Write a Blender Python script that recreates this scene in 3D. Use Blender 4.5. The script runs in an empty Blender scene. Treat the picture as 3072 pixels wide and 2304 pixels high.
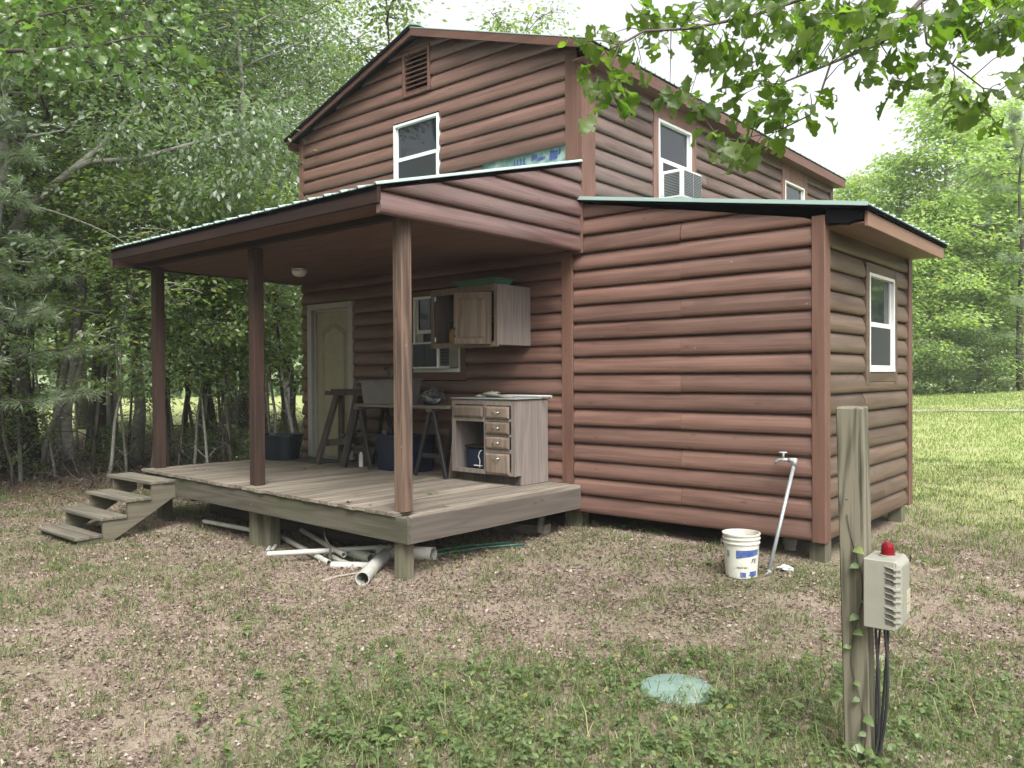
import bpy, math, random
import numpy as np
from mathutils import Vector, Matrix
random.seed(7); rng = np.random.default_rng(7)
S = bpy.context.scene; COL = S.collection
PI = math.pi

# ------------------------------------------------------------------ camera, sky, sun, exposure
CAM = np.array([5.18608, -7.29034, 1.75])
RGT = np.array([0.76144066, 0.64820565, -0.00612783])
UPV = np.array([-0.00202227, 0.0118284, 0.999928])
FWD = np.array([-0.64823146, 0.76137345, -0.01031747])
FPX = 2408.376                                     # focal length in pixels of a 3072 wide frame
cd = bpy.data.cameras.new('camera'); cam = bpy.data.objects.new('camera', cd); COL.objects.link(cam)
M = Matrix.Identity(4)
for i in range(3):
    M[i][0], M[i][1], M[i][2], M[i][3] = RGT[i], UPV[i], -FWD[i], CAM[i]
cam.matrix_world = M
cd.sensor_width = 36; cd.lens = 36*FPX/3072; cd.clip_start = 0.05; cd.clip_end = 1000
S.camera = cam
W = bpy.data.worlds.new('World'); S.world = W; W.use_nodes = True
wn = W.node_tree.nodes; wl = W.node_tree.links
sky = wn.new('ShaderNodeTexSky'); sky.sky_type = 'NISHITA'; sky.sun_disc = False
SUN_EL, SUN_AZ = math.radians(52), math.radians(128)      # azimuth clockwise from +Y
sky.sun_elevation = SUN_EL; sky.sun_rotation = SUN_AZ
sky.air_density = 1.0; sky.dust_density = 6.0; sky.ozone_density = 1.0
hs = wn.new('ShaderNodeHueSaturation'); hs.inputs['Saturation'].default_value = 0.12
wl.new(sky.outputs[0], hs.inputs['Color']); wl.new(hs.outputs[0], wn['Background'].inputs['Color'])
wn['Background'].inputs['Strength'].default_value = 0.12
sd = bpy.data.lights.new('sun', 'SUN'); sd.energy = 1.5; sd.angle = math.radians(30); sd.color = (1.0, 0.965, 0.9)
so = bpy.data.objects.new('sun', sd); COL.objects.link(so)
sdir = Vector((math.sin(SUN_AZ)*math.cos(SUN_EL), math.cos(SUN_AZ)*math.cos(SUN_EL), math.sin(SUN_EL)))
so.rotation_euler = sdir.to_track_quat('Z', 'Y').to_euler(); so.location = (0, -10, 30)
S.view_settings.view_transform = 'Standard'; S.view_settings.look = 'None'
S.view_settings.exposure = 1.66; S.view_settings.gamma = 1
S.render.engine = 'CYCLES'
S.cycles.max_bounces = 6; S.cycles.diffuse_bounces = 2; S.cycles.glossy_bounces = 2
S.cycles.transmission_bounces = 4; S.cycles.transparent_max_bounces = 8
S.cycles.use_denoising = True

# ------------------------------------------------------------------ materials
def mat(name):
    m = bpy.data.materials.new(name); m.use_nodes = True
    nt = m.node_tree; nt.nodes.clear()
    o = nt.nodes.new('ShaderNodeOutputMaterial'); b = nt.nodes.new('ShaderNodeBsdfPrincipled')
    nt.links.new(b.outputs[0], o.inputs[0])
    return m, nt, b
def nd(nt, t, **kw):
    n = nt.nodes.new(t)
    for k, v in kw.items():
        if k in n.inputs and not hasattr(n, k): n.inputs[k].default_value = v
        else:
            try: setattr(n, k, v)
            except Exception: n.inputs[k].default_value = v
    return n
def ramp(nt, fac, stops):
    r = nt.nodes.new('ShaderNodeValToRGB'); e = r.color_ramp.elements
    while len(e) < len(stops): e.new(0.5)
    for k, (p, c) in enumerate(stops):
        e[k].position = p; e[k].color = (*c, 1) if len(c) == 3 else c
    nt.links.new(fac, r.inputs[0]); return r.outputs[0]
def mix(nt, fac, a, b, mode='MIX'):
    n = nt.nodes.new('ShaderNodeMix'); n.data_type = 'RGBA'; n.blend_type = mode
    for s, v in ((n.inputs[0], fac), (n.inputs[6], a), (n.inputs[7], b)):
        if hasattr(v, 'is_linked'): nt.links.new(v, s)
        elif isinstance(v, (int, float)): s.default_value = v
        else: s.default_value = (*v, 1)
    return n.outputs[2]
def math_(nt, op, a, b=None, c=None):
    n = nt.nodes.new('ShaderNodeMath'); n.operation = op
    for i, v in enumerate((a, b, c)):
        if v is None: continue
        if hasattr(v, 'is_linked'): nt.links.new(v, n.inputs[i])
        else: n.inputs[i].default_value = v
    return n.outputs[0]
def coords(nt, scale=(1, 1, 1)):
    tc = nt.nodes.new('ShaderNodeTexCoord'); mp = nt.nodes.new('ShaderNodeMapping')
    mp.inputs['Scale'].default_value = scale; nt.links.new(tc.outputs['Object'], mp.inputs[0]); return mp.outputs[0]
def noise(nt, vec, scale, detail=3, rough=0.55, w=None, dist=0):
    n = nt.nodes.new('ShaderNodeTexNoise'); n.inputs['Scale'].default_value = scale
    n.inputs['Detail'].default_value = detail; n.inputs['Roughness'].default_value = rough; n.inputs['Distortion'].default_value = dist
    if w is not None:
        n.noise_dimensions = '4D'; nt.links.new(w, n.inputs['W'])
    nt.links.new(vec, n.inputs['Vector']); return n.outputs['Fac']
def bump(nt, b, h, strength, dist=0.01):
    n = nt.nodes.new('ShaderNodeBump'); n.inputs['Strength'].default_value = strength; n.inputs['Distance'].default_value = dist
    nt.links.new(h, n.inputs['Height']); nt.links.new(n.outputs[0], b.inputs['Normal'])

def wood(name, dark, light, axis, rough=0.6, rings=9, weather=None, wamt=0.0, tone_amt=0.35, spec=0.3, grain=0.5, knots=True, con=0.0, streak=0.0):
    """stained or weathered timber, grain along axis, per-board variation from the mesh attribute 'tone'"""
    m, nt, b = mat(name)
    k = 'XYZ'.index(axis)
    sc = [9.0]*3; sc[k] = 0.55
    v = coords(nt, sc)
    at = nt.nodes.new('ShaderNodeAttribute'); at.attribute_name = 'tone'; tone = at.outputs['Fac']
    w = math_(nt, 'MULTIPLY', tone, 37.0)
    n1 = noise(nt, v, 0.9, 2, 0.5, w, 0.3)
    ring = math_(nt, 'PINGPONG', math_(nt, 'MULTIPLY', n1, rings*1.1), 1.0)
    sf = [70.0]*3; sf[k] = 1.6
    fine = noise(nt, coords(nt, sf), 1.0, 4, 0.6, w)
    g = math_(nt, 'ADD', math_(nt, 'MULTIPLY', ring, grain), math_(nt, 'MULTIPLY', fine, 1.0-grain))
    c = ramp(nt, g, [(0.12+con, dark), (0.80-con, light)])
    tm = ramp(nt, tone, [(0.0, (1-tone_amt,)*3), (1.0, (1+tone_amt*0.45,)*3)])
    c = mix(nt, 1.0, c, tm, 'MULTIPLY')
    if weather:
        sw = [2.2]*3; sw[k] = 0.7
        wf = noise(nt, coords(nt, sw), 1.0, 5, 0.65, w)
        wf = math_(nt, 'MULTIPLY', ramp(nt, wf, [(0.38, (0, 0, 0)), (0.68, (1, 1, 1))]), wamt)
        c = mix(nt, wf, c, weather)
    if knots:
        sk = [5.5]*3; sk[k] = 2.4
        vo = nt.nodes.new('ShaderNodeTexVoronoi'); vo.inputs['Scale'].default_value = 1.0
        nt.links.new(coords(nt, sk), vo.inputs['Vector'])
        kf = ramp(nt, vo.outputs['Distance'], [(0.0, (1, 1, 1)), (0.12, (0, 0, 0))])
        c = mix(nt, math_(nt, 'MULTIPLY', kf, 0.6), c, tuple(0.35*x for x in dark))
    if streak:                                     # checks and scuffs along the grain
        ss = [26.0]*3; ss[k] = 0.9
        sn = noise(nt, coords(nt, ss), 1.0, 5, 0.75, w)
        c = mix(nt, math_(nt, 'MULTIPLY', ramp(nt, sn, [(0.58, (0, 0, 0)), (0.70, (1, 1, 1))]), streak), c, tuple(0.45*x for x in dark))
        vs = nt.nodes.new('ShaderNodeTexVoronoi'); vs.inputs['Scale'].default_value = 3.1; nt.links.new(coords(nt), vs.inputs['Vector'])
        c = mix(nt, math_(nt, 'MULTIPLY', ramp(nt, vs.outputs['Distance'], [(0.0, (1, 1, 1)), (0.022, (1, 1, 1)), (0.03, (0, 0, 0))]), 0.55), c, (0.30, 0.22, 0.19))
    nt.links.new(c, b.inputs['Base Color'])
    b.inputs['Roughness'].default_value = rough; b.inputs['Specular IOR Level'].default_value = spec
    bump(nt, b, g, 0.28, 0.004)
    return m

def plain(name, col, rough=0.5, metal=0, spec=0.5, var=0.12, scale=14, dirt=None, damt=0.35, dscale=5):
    m, nt, b = mat(name)
    v = coords(nt)
    n = noise(nt, v, scale, 4, 0.6)
    c = mix(nt, n, tuple(x*(1-var) for x in col), tuple(min(1, x*(1+var)) for x in col))
    if dirt:
        d = noise(nt, v, dscale, 6, 0.7)
        d = math_(nt, 'MULTIPLY', ramp(nt, d, [(0.45, (0, 0, 0)), (0.72, (1, 1, 1))]), damt)
        c = mix(nt, d, c, dirt)
    nt.links.new(c, b.inputs['Base Color'])
    b.inputs['Roughness'].default_value = rough; b.inputs['Metallic'].default_value = metal
    b.inputs['Specular IOR Level'].default_value = spec
    bump(nt, b, n, 0.08, 0.003)
    return m

def leafmat(name, c0, c1, trans=0.45, rough=0.42, spec=0.45, holes=False, yellow=None, tcol=None):
    """a leaf: glossy cuticle over a thin sheet that lets light through; hue differs from leaf to leaf"""
    m, nt, b = mat(name)
    g = nt.nodes.new('ShaderNodeNewGeometry'); r = g.outputs['Random Per Island']
    stops = [(0.0, c0), (0.965 if yellow else 1.0, c1)]
    if yellow: stops.append((0.995, yellow))
    c = ramp(nt, r, stops)
    nt.links.new(c, b.inputs['Base Color'])
    b.inputs['Roughness'].default_value = rough; b.inputs['Specular IOR Level'].default_value = spec
    t = nt.nodes.new('ShaderNodeBsdfTranslucent')
    tc = mix(nt, 1.0, c, tcol or (1.5, 1.85, 0.85), 'MULTIPLY')
    nt.links.new(tc, t.inputs[0])
    ms = nt.nodes.new('ShaderNodeMixShader'); ms.inputs[0].default_value = trans
    out = [x for x in nt.nodes if x.type == 'OUTPUT_MATERIAL'][0]
    nt.links.new(b.outputs[0], ms.inputs[1]); nt.links.new(t.outputs[0], ms.inputs[2])
    last = ms.outputs[0]
    if holes:                                      # insect holes eaten right through the leaf
        vo = nt.nodes.new('ShaderNodeTexVoronoi'); vo.inputs['Scale'].default_value = 26
        nt.links.new(coords(nt), vo.inputs['Vector'])
        nz = noise(nt, coords(nt), 9, 1)
        th = math_(nt, 'MULTIPLY', nz, 0.62)
        f = math_(nt, 'LESS_THAN', vo.outputs['Distance'], math_(nt, 'SUBTRACT', th, 0.03))
        tr = nt.nodes.new('ShaderNodeBsdfTransparent'); m2 = nt.nodes.new('ShaderNodeMixShader')
        nt.links.new(f, m2.inputs[0]); nt.links.new(last, m2.inputs[1]); nt.links.new(tr.outputs[0], m2.inputs[2]); last = m2.outputs[0]
    nt.links.new(last, out.inputs[0])
    return m

def glass(name, col=(0.012, 0.016, 0.02)):
    m, nt, b = mat(name)
    b.inputs['Base Color'].default_value = (*col, 1); b.inputs['Roughness'].default_value = 0.04
    b.inputs['Specular IOR Level'].default_value = 0.6
    n = noise(nt, coords(nt), 2.5, 2); bump(nt, b, n, 0.06, 0.02)
    return m

RD, RL = (0.080, 0.042, 0.033), (0.142, 0.077, 0.060)
WX = wood('red_stain_siding', RD, RL, 'X', 0.44, 8, (0.165, 0.096, 0.078), 0.45, 0.34, spec=.5, con=.08, streak=.55)
WXT = wood('red_stain_trim', (0.085, 0.042, 0.031), (0.135, 0.070, 0.051), 'Z', 0.55, 6, (0.13, 0.078, 0.06), 0.4, 0.2, con=.1, streak=.5)
WXTX = wood('red_stain_board', (0.070, 0.034, 0.025), (0.115, 0.058, 0.043), 'X', 0.55, 6, (0.14, 0.085, 0.07), 0.25, 0.2)
WXTY = wood('red_stain_board_deep', (0.070, 0.034, 0.025), (0.115, 0.058, 0.043), 'Y', 0.55, 6, (0.14, 0.085, 0.07), 0.25, 0.2)
WY = wood('faded_stain_siding', (0.060, 0.038, 0.032), (0.118, 0.077, 0.065), 'Y', 0.5, 11, (0.13, 0.102, 0.092), 0.7, 0.34, con=.12, streak=.6)
WYA = wood('dull_stain_siding', (0.060, 0.038, 0.026), (0.112, 0.072, 0.050), 'Y', 0.55, 7, (0.11, 0.084, 0.063), 0.6, 0.3, con=.1, streak=.6)
WYP = wood('plum_stain_siding', (0.058, 0.031, 0.027), (0.105, 0.060, 0.053), 'Y', 0.42, 8, (0.12, 0.086, 0.075), 0.5, 0.3, spec=.6, con=.1, streak=.5)
WDRED = wood('shaded_red_board', (.012, .005, .004), (.024, .010, .0075), 'X', .7, 6, (.03, .017, .012), .4, con=.1)  # porch fascia: tree shade is darkened into the base colour
WSOF = wood('bare_pine_board', (0.125, 0.075, 0.052), (0.185, 0.115, 0.082), 'Y', 0.6, 6, (0.25, 0.13, 0.08), 0.4, 0.15)
WPLY = wood('stained_plywood', (0.080, 0.047, 0.036), (0.145, 0.086, 0.065), 'X', 0.75, 14, None, 0, 0.1)
WPOST = wood('shaded_stained_post', (0.013, 0.0065, 0.005), (0.038, 0.019, 0.0145), 'Z', 0.75, 8, (0.045, 0.031, 0.019), 0.5, 0.2, con=.12, streak=.6)  # stain darkened further so the post colour carries the tree shade
WPOST2 = wood('faded_tan_post', (0.052, 0.033, 0.024), (0.145, 0.092, 0.065), 'Z', 0.75, 12, (0.055, 0.043, 0.037), 0.65, 0.2, grain=0.35, con=.2, streak=.8)
WTREAT = wood('treated_post', (0.062, 0.056, 0.040), (0.125, 0.11, 0.082), 'Z', 0.8, 10, (0.105, 0.115, 0.06), 0.5, 0.2, grain=0.6)
WNEAR = wood('grey_green_post', (0.055, 0.049, 0.036), (0.165, 0.147, 0.112), 'Z', 0.8, 11, (0.085, 0.094, 0.05), 0.45, 0.2, grain=0.32, con=.24, streak=.8)
WDECK = wood('weathered_deck_board', (0.11, 0.093, 0.075), (0.22, 0.19, 0.155), 'Y', 0.8, 10, (0.13, 0.11, 0.085), 0.5, 0.42, con=.12, streak=.5)
WRIM = wood('mossy_rim_board', (0.055, 0.048, 0.038), (0.105, 0.092, 0.075), 'X', 0.8, 10, (0.052, 0.062, 0.028), 0.7, 0.2, con=.1, streak=.6)  # moss, over a base darkened to carry the porch-front shade
WRIMY = wood('grey_rim_board', (0.07, 0.059, 0.05), (0.125, 0.106, 0.09), 'Y', 0.8, 10, (0.09, 0.073, 0.062), 0.5, 0.2)
WSTEP = wood('grey_step_board', (0.080, 0.068, 0.055), (0.17, 0.147, 0.122), 'X', 0.8, 10, (0.08, 0.088, 0.055), 0.6, 0.35, con=.1, streak=.5)
WSTR = wood('mossy_stringer', (0.085, 0.074, 0.055), (0.15, 0.131, 0.10), 'Y', 0.8, 10, (0.075, 0.085, 0.042), 0.6, 0.2)
WCAB = wood('pale_oak_cabinet', (0.105, 0.088, 0.078), (0.19, 0.163, 0.147), 'Z', 0.55, 14, (0.16, 0.14, 0.128), 0.4, 0.2, knots=False, con=.06, grain=.35)
WCABF = wood('oak_cabinet_front', (0.10, 0.075, 0.058), (0.175, 0.135, 0.107), 'Z', 0.5, 12, None, 0, 0.2, knots=False)
WSAW = wood('dark_old_timber', (0.035, 0.027, 0.023), (0.075, 0.06, 0.052), 'Z', 0.8, 8, None, 0, 0.2)
WBENCH = wood('grey_plank', (0.075, 0.06, 0.05), (0.13, 0.11, 0.09), 'X', 0.75, 8, None, 0, 0.2)
WHITE = plain('white_vinyl', (0.56, 0.58, 0.57), 0.4, dirt=(0.42, 0.40, 0.34), damt=0.35)
CREAM = plain('cream_paint', (0.23, 0.21, 0.145), 0.45, dirt=(0.4, 0.36, 0.28), damt=0.3)
CASING = plain('dull_white_paint', (0.27, 0.265, 0.25), 0.5, dirt=(0.38, 0.34, 0.28), damt=0.4)
ROOF = plain('pale_green_metal', (0.30, 0.41, 0.385), 0.42, 0.15, 0.5, 0.08, 3, (0.30, 0.36, 0.32), 0.4, 2)
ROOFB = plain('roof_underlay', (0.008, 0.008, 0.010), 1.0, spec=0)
GLASS = glass('window_glass')
SCREEN = plain('insect_screen', (0.016, 0.019, 0.022), 0.6, var=0.05)
BLACKP = plain('black_plastic', (0.007, 0.0075, 0.009), 0.5)
NAVY = plain('dark_blue_plastic', (0.006, 0.011, 0.027), 0.4)
TUBM = plain('dark_teal_plastic', (0.007, 0.012, 0.018), 0.4)
PVC = plain('white_pvc', (0.38, 0.38, 0.35), 0.4, dirt=(0.28, 0.24, 0.19), damt=0.6, dscale=7)
GALV = plain('galvanised_steel', (0.30, 0.325, 0.335), 0.45, 0.5, dirt=(0.30, 0.30, 0.30), damt=0.5, dscale=16)
BUCK = plain('white_bucket_plastic', (0.50, 0.50, 0.455), 0.4, dirt=(0.40, 0.36, 0.26), damt=0.55, dscale=9)
BLUE = plain('blue_print', (0.028, 0.065, 0.22), 0.45, dirt=(0.5, 0.5, 0.48), damt=0.25, dscale=30)
INK = plain('dark_print', (0.045, 0.05, 0.075), 0.5)
BOXM = plain('beige_enclosure_plastic', (0.215, 0.213, 0.18), 0.42, var=0.04, dirt=(0.16, 0.15, 0.115), damt=0.4, dscale=8)
LABELM = plain('pale_label', (0.33, 0.31, 0.225), 0.5)
LIDM = plain('pale_teal_plastic', (0.135, 0.20, 0.178), 0.5, var=0.06, dirt=(0.17, 0.22, 0.18), damt=0.5, dscale=4)
GREENT = plain('green_plastic', (0.06, 0.15, 0.095), 0.45)
TOTEM = plain('cloudy_plastic', (0.10, 0.097, 0.093), 0.45, var=0.2, dirt=(0.16, 0.15, 0.14), damt=0.5)
GLOVE = plain('grey_leather', (0.16, 0.15, 0.12), 0.8, var=0.3)
RUBBER = plain('black_rubber', (0.02, 0.02, 0.022), 0.55)
HOSE = plain('dark_green_hose', (0.02, 0.075, 0.055), 0.4)
MATM = plain('dark_woven_mat', (0.045, 0.045, 0.05), 0.95, var=0.4, scale=40)
YELB = plain('amber_bottle', (0.38, 0.22, 0.05), 0.35)
CONC = plain('concrete', (0.24, 0.23, 0.21), 0.9, var=0.3)
WRAP = plain('pale_green_house_wrap', (0.14, 0.24, 0.22), 0.6, dirt=(0.62, 0.7, 0.66), damt=0.6)
METALD = plain('dull_nickel', (0.52, 0.5, 0.46), 0.3, 0.9)
SOIL = None
def redlens():
    m, nt, b = mat('red_lens')
    b.inputs['Base Color'].default_value = (0.13, 0.004, 0.009, 1); b.inputs['Roughness'].default_value = 0.18
    b.inputs['Specular IOR Level'].default_value = 0.25
    n = noise(nt, coords(nt), 20, 2); bump(nt, b, n, 0.04, 0.002); return m
REDL = redlens()
def barkmat(name, a, c, sc=(9, 9, 1.6)):
    m, nt, b = mat(name)
    v = coords(nt, sc); n = noise(nt, v, 2.0, 6, 0.65, dist=0.5)
    n2 = noise(nt, coords(nt, (1, 1, 0.6)), 2.2, 3)
    col = ramp(nt, n, [(0.3, a), (0.68, c)])
    col = mix(nt, math_(nt, 'MULTIPLY', ramp(nt, n2, [(0.5, (0, 0, 0)), (0.7, (1, 1, 1))]), 0.45), col, (0.10, 0.115, 0.075))
    nt.links.new(col, b.inputs['Base Color']); b.inputs['Roughness'].default_value = 0.9; b.inputs['Specular IOR Level'].default_value = 0.15
    bump(nt, b, n, 0.8, 0.03); return m
BARK = barkmat('grey_brown_bark', (0.035, 0.03, 0.026), (0.12, 0.105, 0.09))
BARKP = barkmat('pale_smooth_bark', (0.15, 0.145, 0.13), (0.27, 0.26, 0.235), (3, 3, 7))
BARKD = barkmat('dark_furrowed_bark', (0.02, 0.017, 0.015), (0.075, 0.062, 0.052))
TWIG = plain('brown_twig', (0.05, 0.04, 0.032), 0.8, var=0.3)
STICK = plain('grey_stick', (0.24, 0.20, 0.17), 0.85, var=0.3)
LEAF_A = leafmat('forest_leaf', (0.085, 0.128, 0.060), (0.185, 0.235, 0.105), 0.56, 0.30, 1.0, yellow=(0.30, 0.28, 0.05))
LEAF_B = leafmat('bright_leaf', (0.110, 0.155, 0.060), (0.215, 0.26, 0.10), 0.56, 0.34, 0.8, yellow=(0.38, 0.33, 0.05))
LEAF_C = leafmat('silvery_leaf', (0.092, 0.128, 0.080), (0.170, 0.215, 0.135), 0.45, 0.36, 0.9)
LEAF_F = leafmat('field_edge_leaf', (0.23, 0.29, 0.125), (0.36, 0.43, 0.18), 0.55, yellow=(0.42, 0.36, 0.06))
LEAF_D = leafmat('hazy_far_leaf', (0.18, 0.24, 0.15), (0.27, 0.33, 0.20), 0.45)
LEAF_O = leafmat('oak_leaf', (0.055, 0.100, 0.022), (0.105, 0.155, 0.034), 0.62, 0.42, 0.5, holes=True, tcol=(1.75, 2.05, 0.65))
LEAF_O2 = leafmat('forest_oak_leaf', (0.055, 0.105, 0.026), (0.12, 0.18, 0.045), 0.5, 0.34, 0.8)
NEEDLE = leafmat('pine_needle', (0.13, 0.175, 0.115), (0.25, 0.30, 0.20), 0.4, 0.35, 0.8)
WEED = leafmat('weed_leaf', (0.07, 0.11, 0.045), (0.155, 0.205, 0.08), 0.4, 0.38, 0.6, yellow=(.3, .27, .07))
GRASS = leafmat('grass_blade', (0.06, 0.10, 0.034), (0.17, 0.20, 0.08), 0.4, 0.5, 0.3, yellow=(0.42, 0.36, 0.20))
STRAW = leafmat('dry_grass_blade', (0.17, 0.132, 0.088), (0.30, 0.243, 0.18), 0.3, 0.7, 0.15, tcol=(1.1, 1.1, 1.0))
FIELDG = leafmat('field_grass_blade', (0.115, 0.165, 0.048), (0.25, 0.295, 0.105), 0.4, 0.6, 0.2, yellow=(0.45, 0.38, 0.2))
LITTER = leafmat('dead_leaf', (0.085, 0.05, 0.038), (0.34, 0.235, 0.185), 0.15, 0.75, 0.2, tcol=(1.1, 1.0, 0.9))

# ------------------------------------------------------------------ mesh helpers
def Z(f): return f+1.75                            # survey heights are measured from the camera
class MB:
    def __init__(s, f=None): s.v = []; s.f = []; s.t = []; s.fn = f; s.tone = 0.5
    def pt(s, p):
        s.v.append(tuple(s.fn(*p)) if s.fn else tuple(p)); return len(s.v)-1
    def face(s, ids): s.f.append(tuple(ids)); s.t.append(s.tone)
    def quad(s, *ps): s.face([s.pt(p) for p in ps])
    def box(s, x0, x1, y0, y1, z0, z1):
        i = [s.pt(p) for p in ((x0,y0,z0),(x1,y0,z0),(x1,y1,z0),(x0,y1,z0),(x0,y0,z1),(x1,y0,z1),(x1,y1,z1),(x0,y1,z1))]
        for q in ((3,2,1,0),(4,5,6,7),(0,1,5,4),(1,2,6,5),(2,3,7,6),(3,0,4,7)): s.face([i[k] for k in q])
    def hexa(s, b, t):
        i = [s.pt(p) for p in list(b)+list(t)]
        for q in ((3,2,1,0),(4,5,6,7),(0,1,5,4),(1,2,6,5),(2,3,7,6),(3,0,4,7)): s.face([i[k] for k in q])
    def beam(s, a, b, w, h, up=(0,0,1)):
        a = Vector(a); b = Vector(b); d = (b-a).normalized(); up = Vector(up)
        x = d.cross(up).normalized(); u = x.cross(d)
        q = lambda c: [c-x*w/2-u*h/2, c+x*w/2-u*h/2, c+x*w/2+u*h/2, c-x*w/2+u*h/2]
        s.hexa(q(a), q(b))
    def tube(s, pts, rad, n=8, cap=True, inner=None):
        pts = [Vector(p) for p in pts]; rs = rad if isinstance(rad, (list, tuple)) else [rad]*len(pts)
        rings = []; ref = None
        for i, p in enumerate(pts):
            d = (pts[min(i+1, len(pts)-1)]-pts[max(i-1, 0)]).normalized()
            if ref is None: ref = Vector((0,0,1)) if abs(d.z) < 0.9 else Vector((1,0,0))
            x = d.cross(ref).normalized(); y = d.cross(x); ref = -y if False else ref
            rings.append([s.pt(p+x*math.cos(2*PI*k/n)*rs[i]+y*math.sin(2*PI*k/n)*rs[i]) for k in range(n)])
        for a, b in zip(rings, rings[1:]):
            for k in range(n): s.face((a[k], a[(k+1)%n], b[(k+1)%n], b[k]))
        if cap: s.face(rings[0][::-1]); s.face(rings[-1])
        return rings
    def pipe(s, a, b, r, wall=0.006, n=14):
        """hollow open-ended pipe"""
        a = Vector(a); b = Vector(b)
        o = s.tube((a, b), r, n, False); i = s.tube((a, b), r-wall, n, False)
        for q in (0, 1):
            for k in range(n): s.face((o[q][k], o[q][(k+1)%n], i[q][(k+1)%n], i[q][k]))
    def lathe(s, prof, c=(0,0,0), n=28, cap0=True, cap1=True):
        rings = [[s.pt((c[0]+r*math.cos(2*PI*k/n), c[1]+r*math.sin(2*PI*k/n), c[2]+z)) for k in range(n)] for r, z in prof]
        for a, b in zip(rings, rings[1:]):
            for k in range(n): s.face((a[k], a[(k+1)%n], b[(k+1)%n], b[k]))
        if cap0: s.face(rings[0][::-1])
        if cap1: s.face(rings[-1])
    def prism(s, poly, d):
        """poly: list of 3D points, extruded by vector d"""
        a = [s.pt(p) for p in poly]; b = [s.pt((p[0]+d[0], p[1]+d[1], p[2]+d[2])) for p in poly]
        s.face(a[::-1]); s.face(b); n = len(poly)
        for k in range(n): s.face((a[k], a[(k+1)%n], b[(k+1)%n], b[k]))
    def build(s, name, m, parent=None, bev=0, smooth=False, fix=True):
        me = bpy.data.meshes.new(name); me.from_pydata(s.v, [], s.f); me.update()
        if fix:
            import bmesh
            bm = bmesh.new(); bm.from_mesh(me); bmesh.ops.recalc_face_normals(bm, faces=bm.faces); bm.to_mesh(me); bm.free()
        a = me.attributes.new('tone', 'FLOAT', 'FACE'); a.data.foreach_set('value', s.t)
        return link(name, me, m, parent, bev, smooth)
def link(name, me, m, parent=None, bev=0, smooth=False):
    if m: me.materials.append(m)
    if smooth: me.polygons.foreach_set('use_smooth', [True]*len(me.polygons))
    o = bpy.data.objects.new(name, me); COL.objects.link(o)
    if parent is not None: adopt(o, parent)
    if bev:
        b = o.modifiers.new('bevel', 'BEVEL'); b.width = bev; b.segments = 1; b.limit_method = 'ANGLE'; b.angle_limit = 0.7
    return o
def wmat(o):
    m = o.matrix_basis
    return (wmat(o.parent) @ o.matrix_parent_inverse @ m) if o.parent else m
def adopt(o, p):
    o.parent = p; o.matrix_parent_inverse = wmat(p).inverted()
def tag(o, label, cat=None, group=None, kind=None):
    if label: o['label'] = label
    if cat: o['category'] = cat
    if group: o['group'] = group
    if kind: o['kind'] = kind
    return o
def thing(name, loc, label, cat, group=None):
    o = bpy.data.objects.new(name, None); COL.objects.link(o); o.location = loc; o.empty_display_size = 0.1
    return tag(o, label, cat, group)
def fastmesh(name, verts, faces, m, parent=None):
    """verts (n,3) array, faces (k,3|4) int array"""
    me = bpy.data.meshes.new(name); n = len(verts); k, q = faces.shape
    me.vertices.add(n); me.vertices.foreach_set('co', np.asarray(verts, np.float32).ravel())
    me.loops.add(k*q); me.loops.foreach_set('vertex_index', faces.astype(np.int32).ravel())
    me.polygons.add(k); me.polygons.foreach_set('loop_start', np.arange(0, k*q, q, dtype=np.int32))
    me.update(calc_edges=True); me.validate()
    return link(name, me, m, parent)
def copy_tree(o, parent=None):
    c = o.copy(); COL.objects.link(c)
    if parent is not None: c.parent = parent
    for ch in o.children: copy_tree(ch, c)
    return c
F = lambda a, o, z: (a, -o, z)                     # a wall facing the yard: along, outward, up
def SX(c): return lambda a, o, z: (c+o, a, z)      # a wall facing the field
def sm(a, b, x):
    t = np.clip((x-a)/(b-a), 0, 1); return t*t*(3-2*t)
def G(x, y):
    """ground height"""
    x = np.asarray(x, float); y = np.asarray(y, float)
    z = -0.01-0.065*np.exp(-(((x+1.6)/2.8)**2+((y+2.9)/1.3)**2)) + 0.06*sm(-1.6, 0.3, y)*sm(-2, 0, x)
    z = z+0.07*np.exp(-(((x-0.75)/0.8)**2+((y+0.55)/0.55)**2))
    z = z+0.033*np.maximum(0, y-3.0)*sm(-12, -3, x)+0.018*np.clip(-x-6.0, 0, 7)-.07*np.exp(-(((x+4.6)/1.2)**2+((y+3.7)/.7)**2))
    z = z+0.018*np.sin(x*1.3+0.4*y)*np.sin(y*1.1+1.0)+0.010*np.sin(x*3.1+2)*np.sin(y*2.7)
    return z
def g1(x, y): return float(G(x, y))
def at(u, d):
    """world x, y of the point that stands d metres out along the view in picture column u (0..3072)"""
    p = CAM+FWD*d+RGT*((u-1536)/FPX*d); return float(p[0]), float(p[1])
def ray(u, v, d):
    p = CAM+FWD*d+RGT*((u-1536)/FPX*d)-UPV*((v-1152)/FPX*d); return Vector(p)
def onground(u, v, z=0.0):
    dr = FWD+RGT*((u-1536)/FPX)-UPV*((v-1152)/FPX); t = (z-CAM[2])/dr[2]; p = CAM+t*dr; return float(p[0]), float(p[1])

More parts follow.
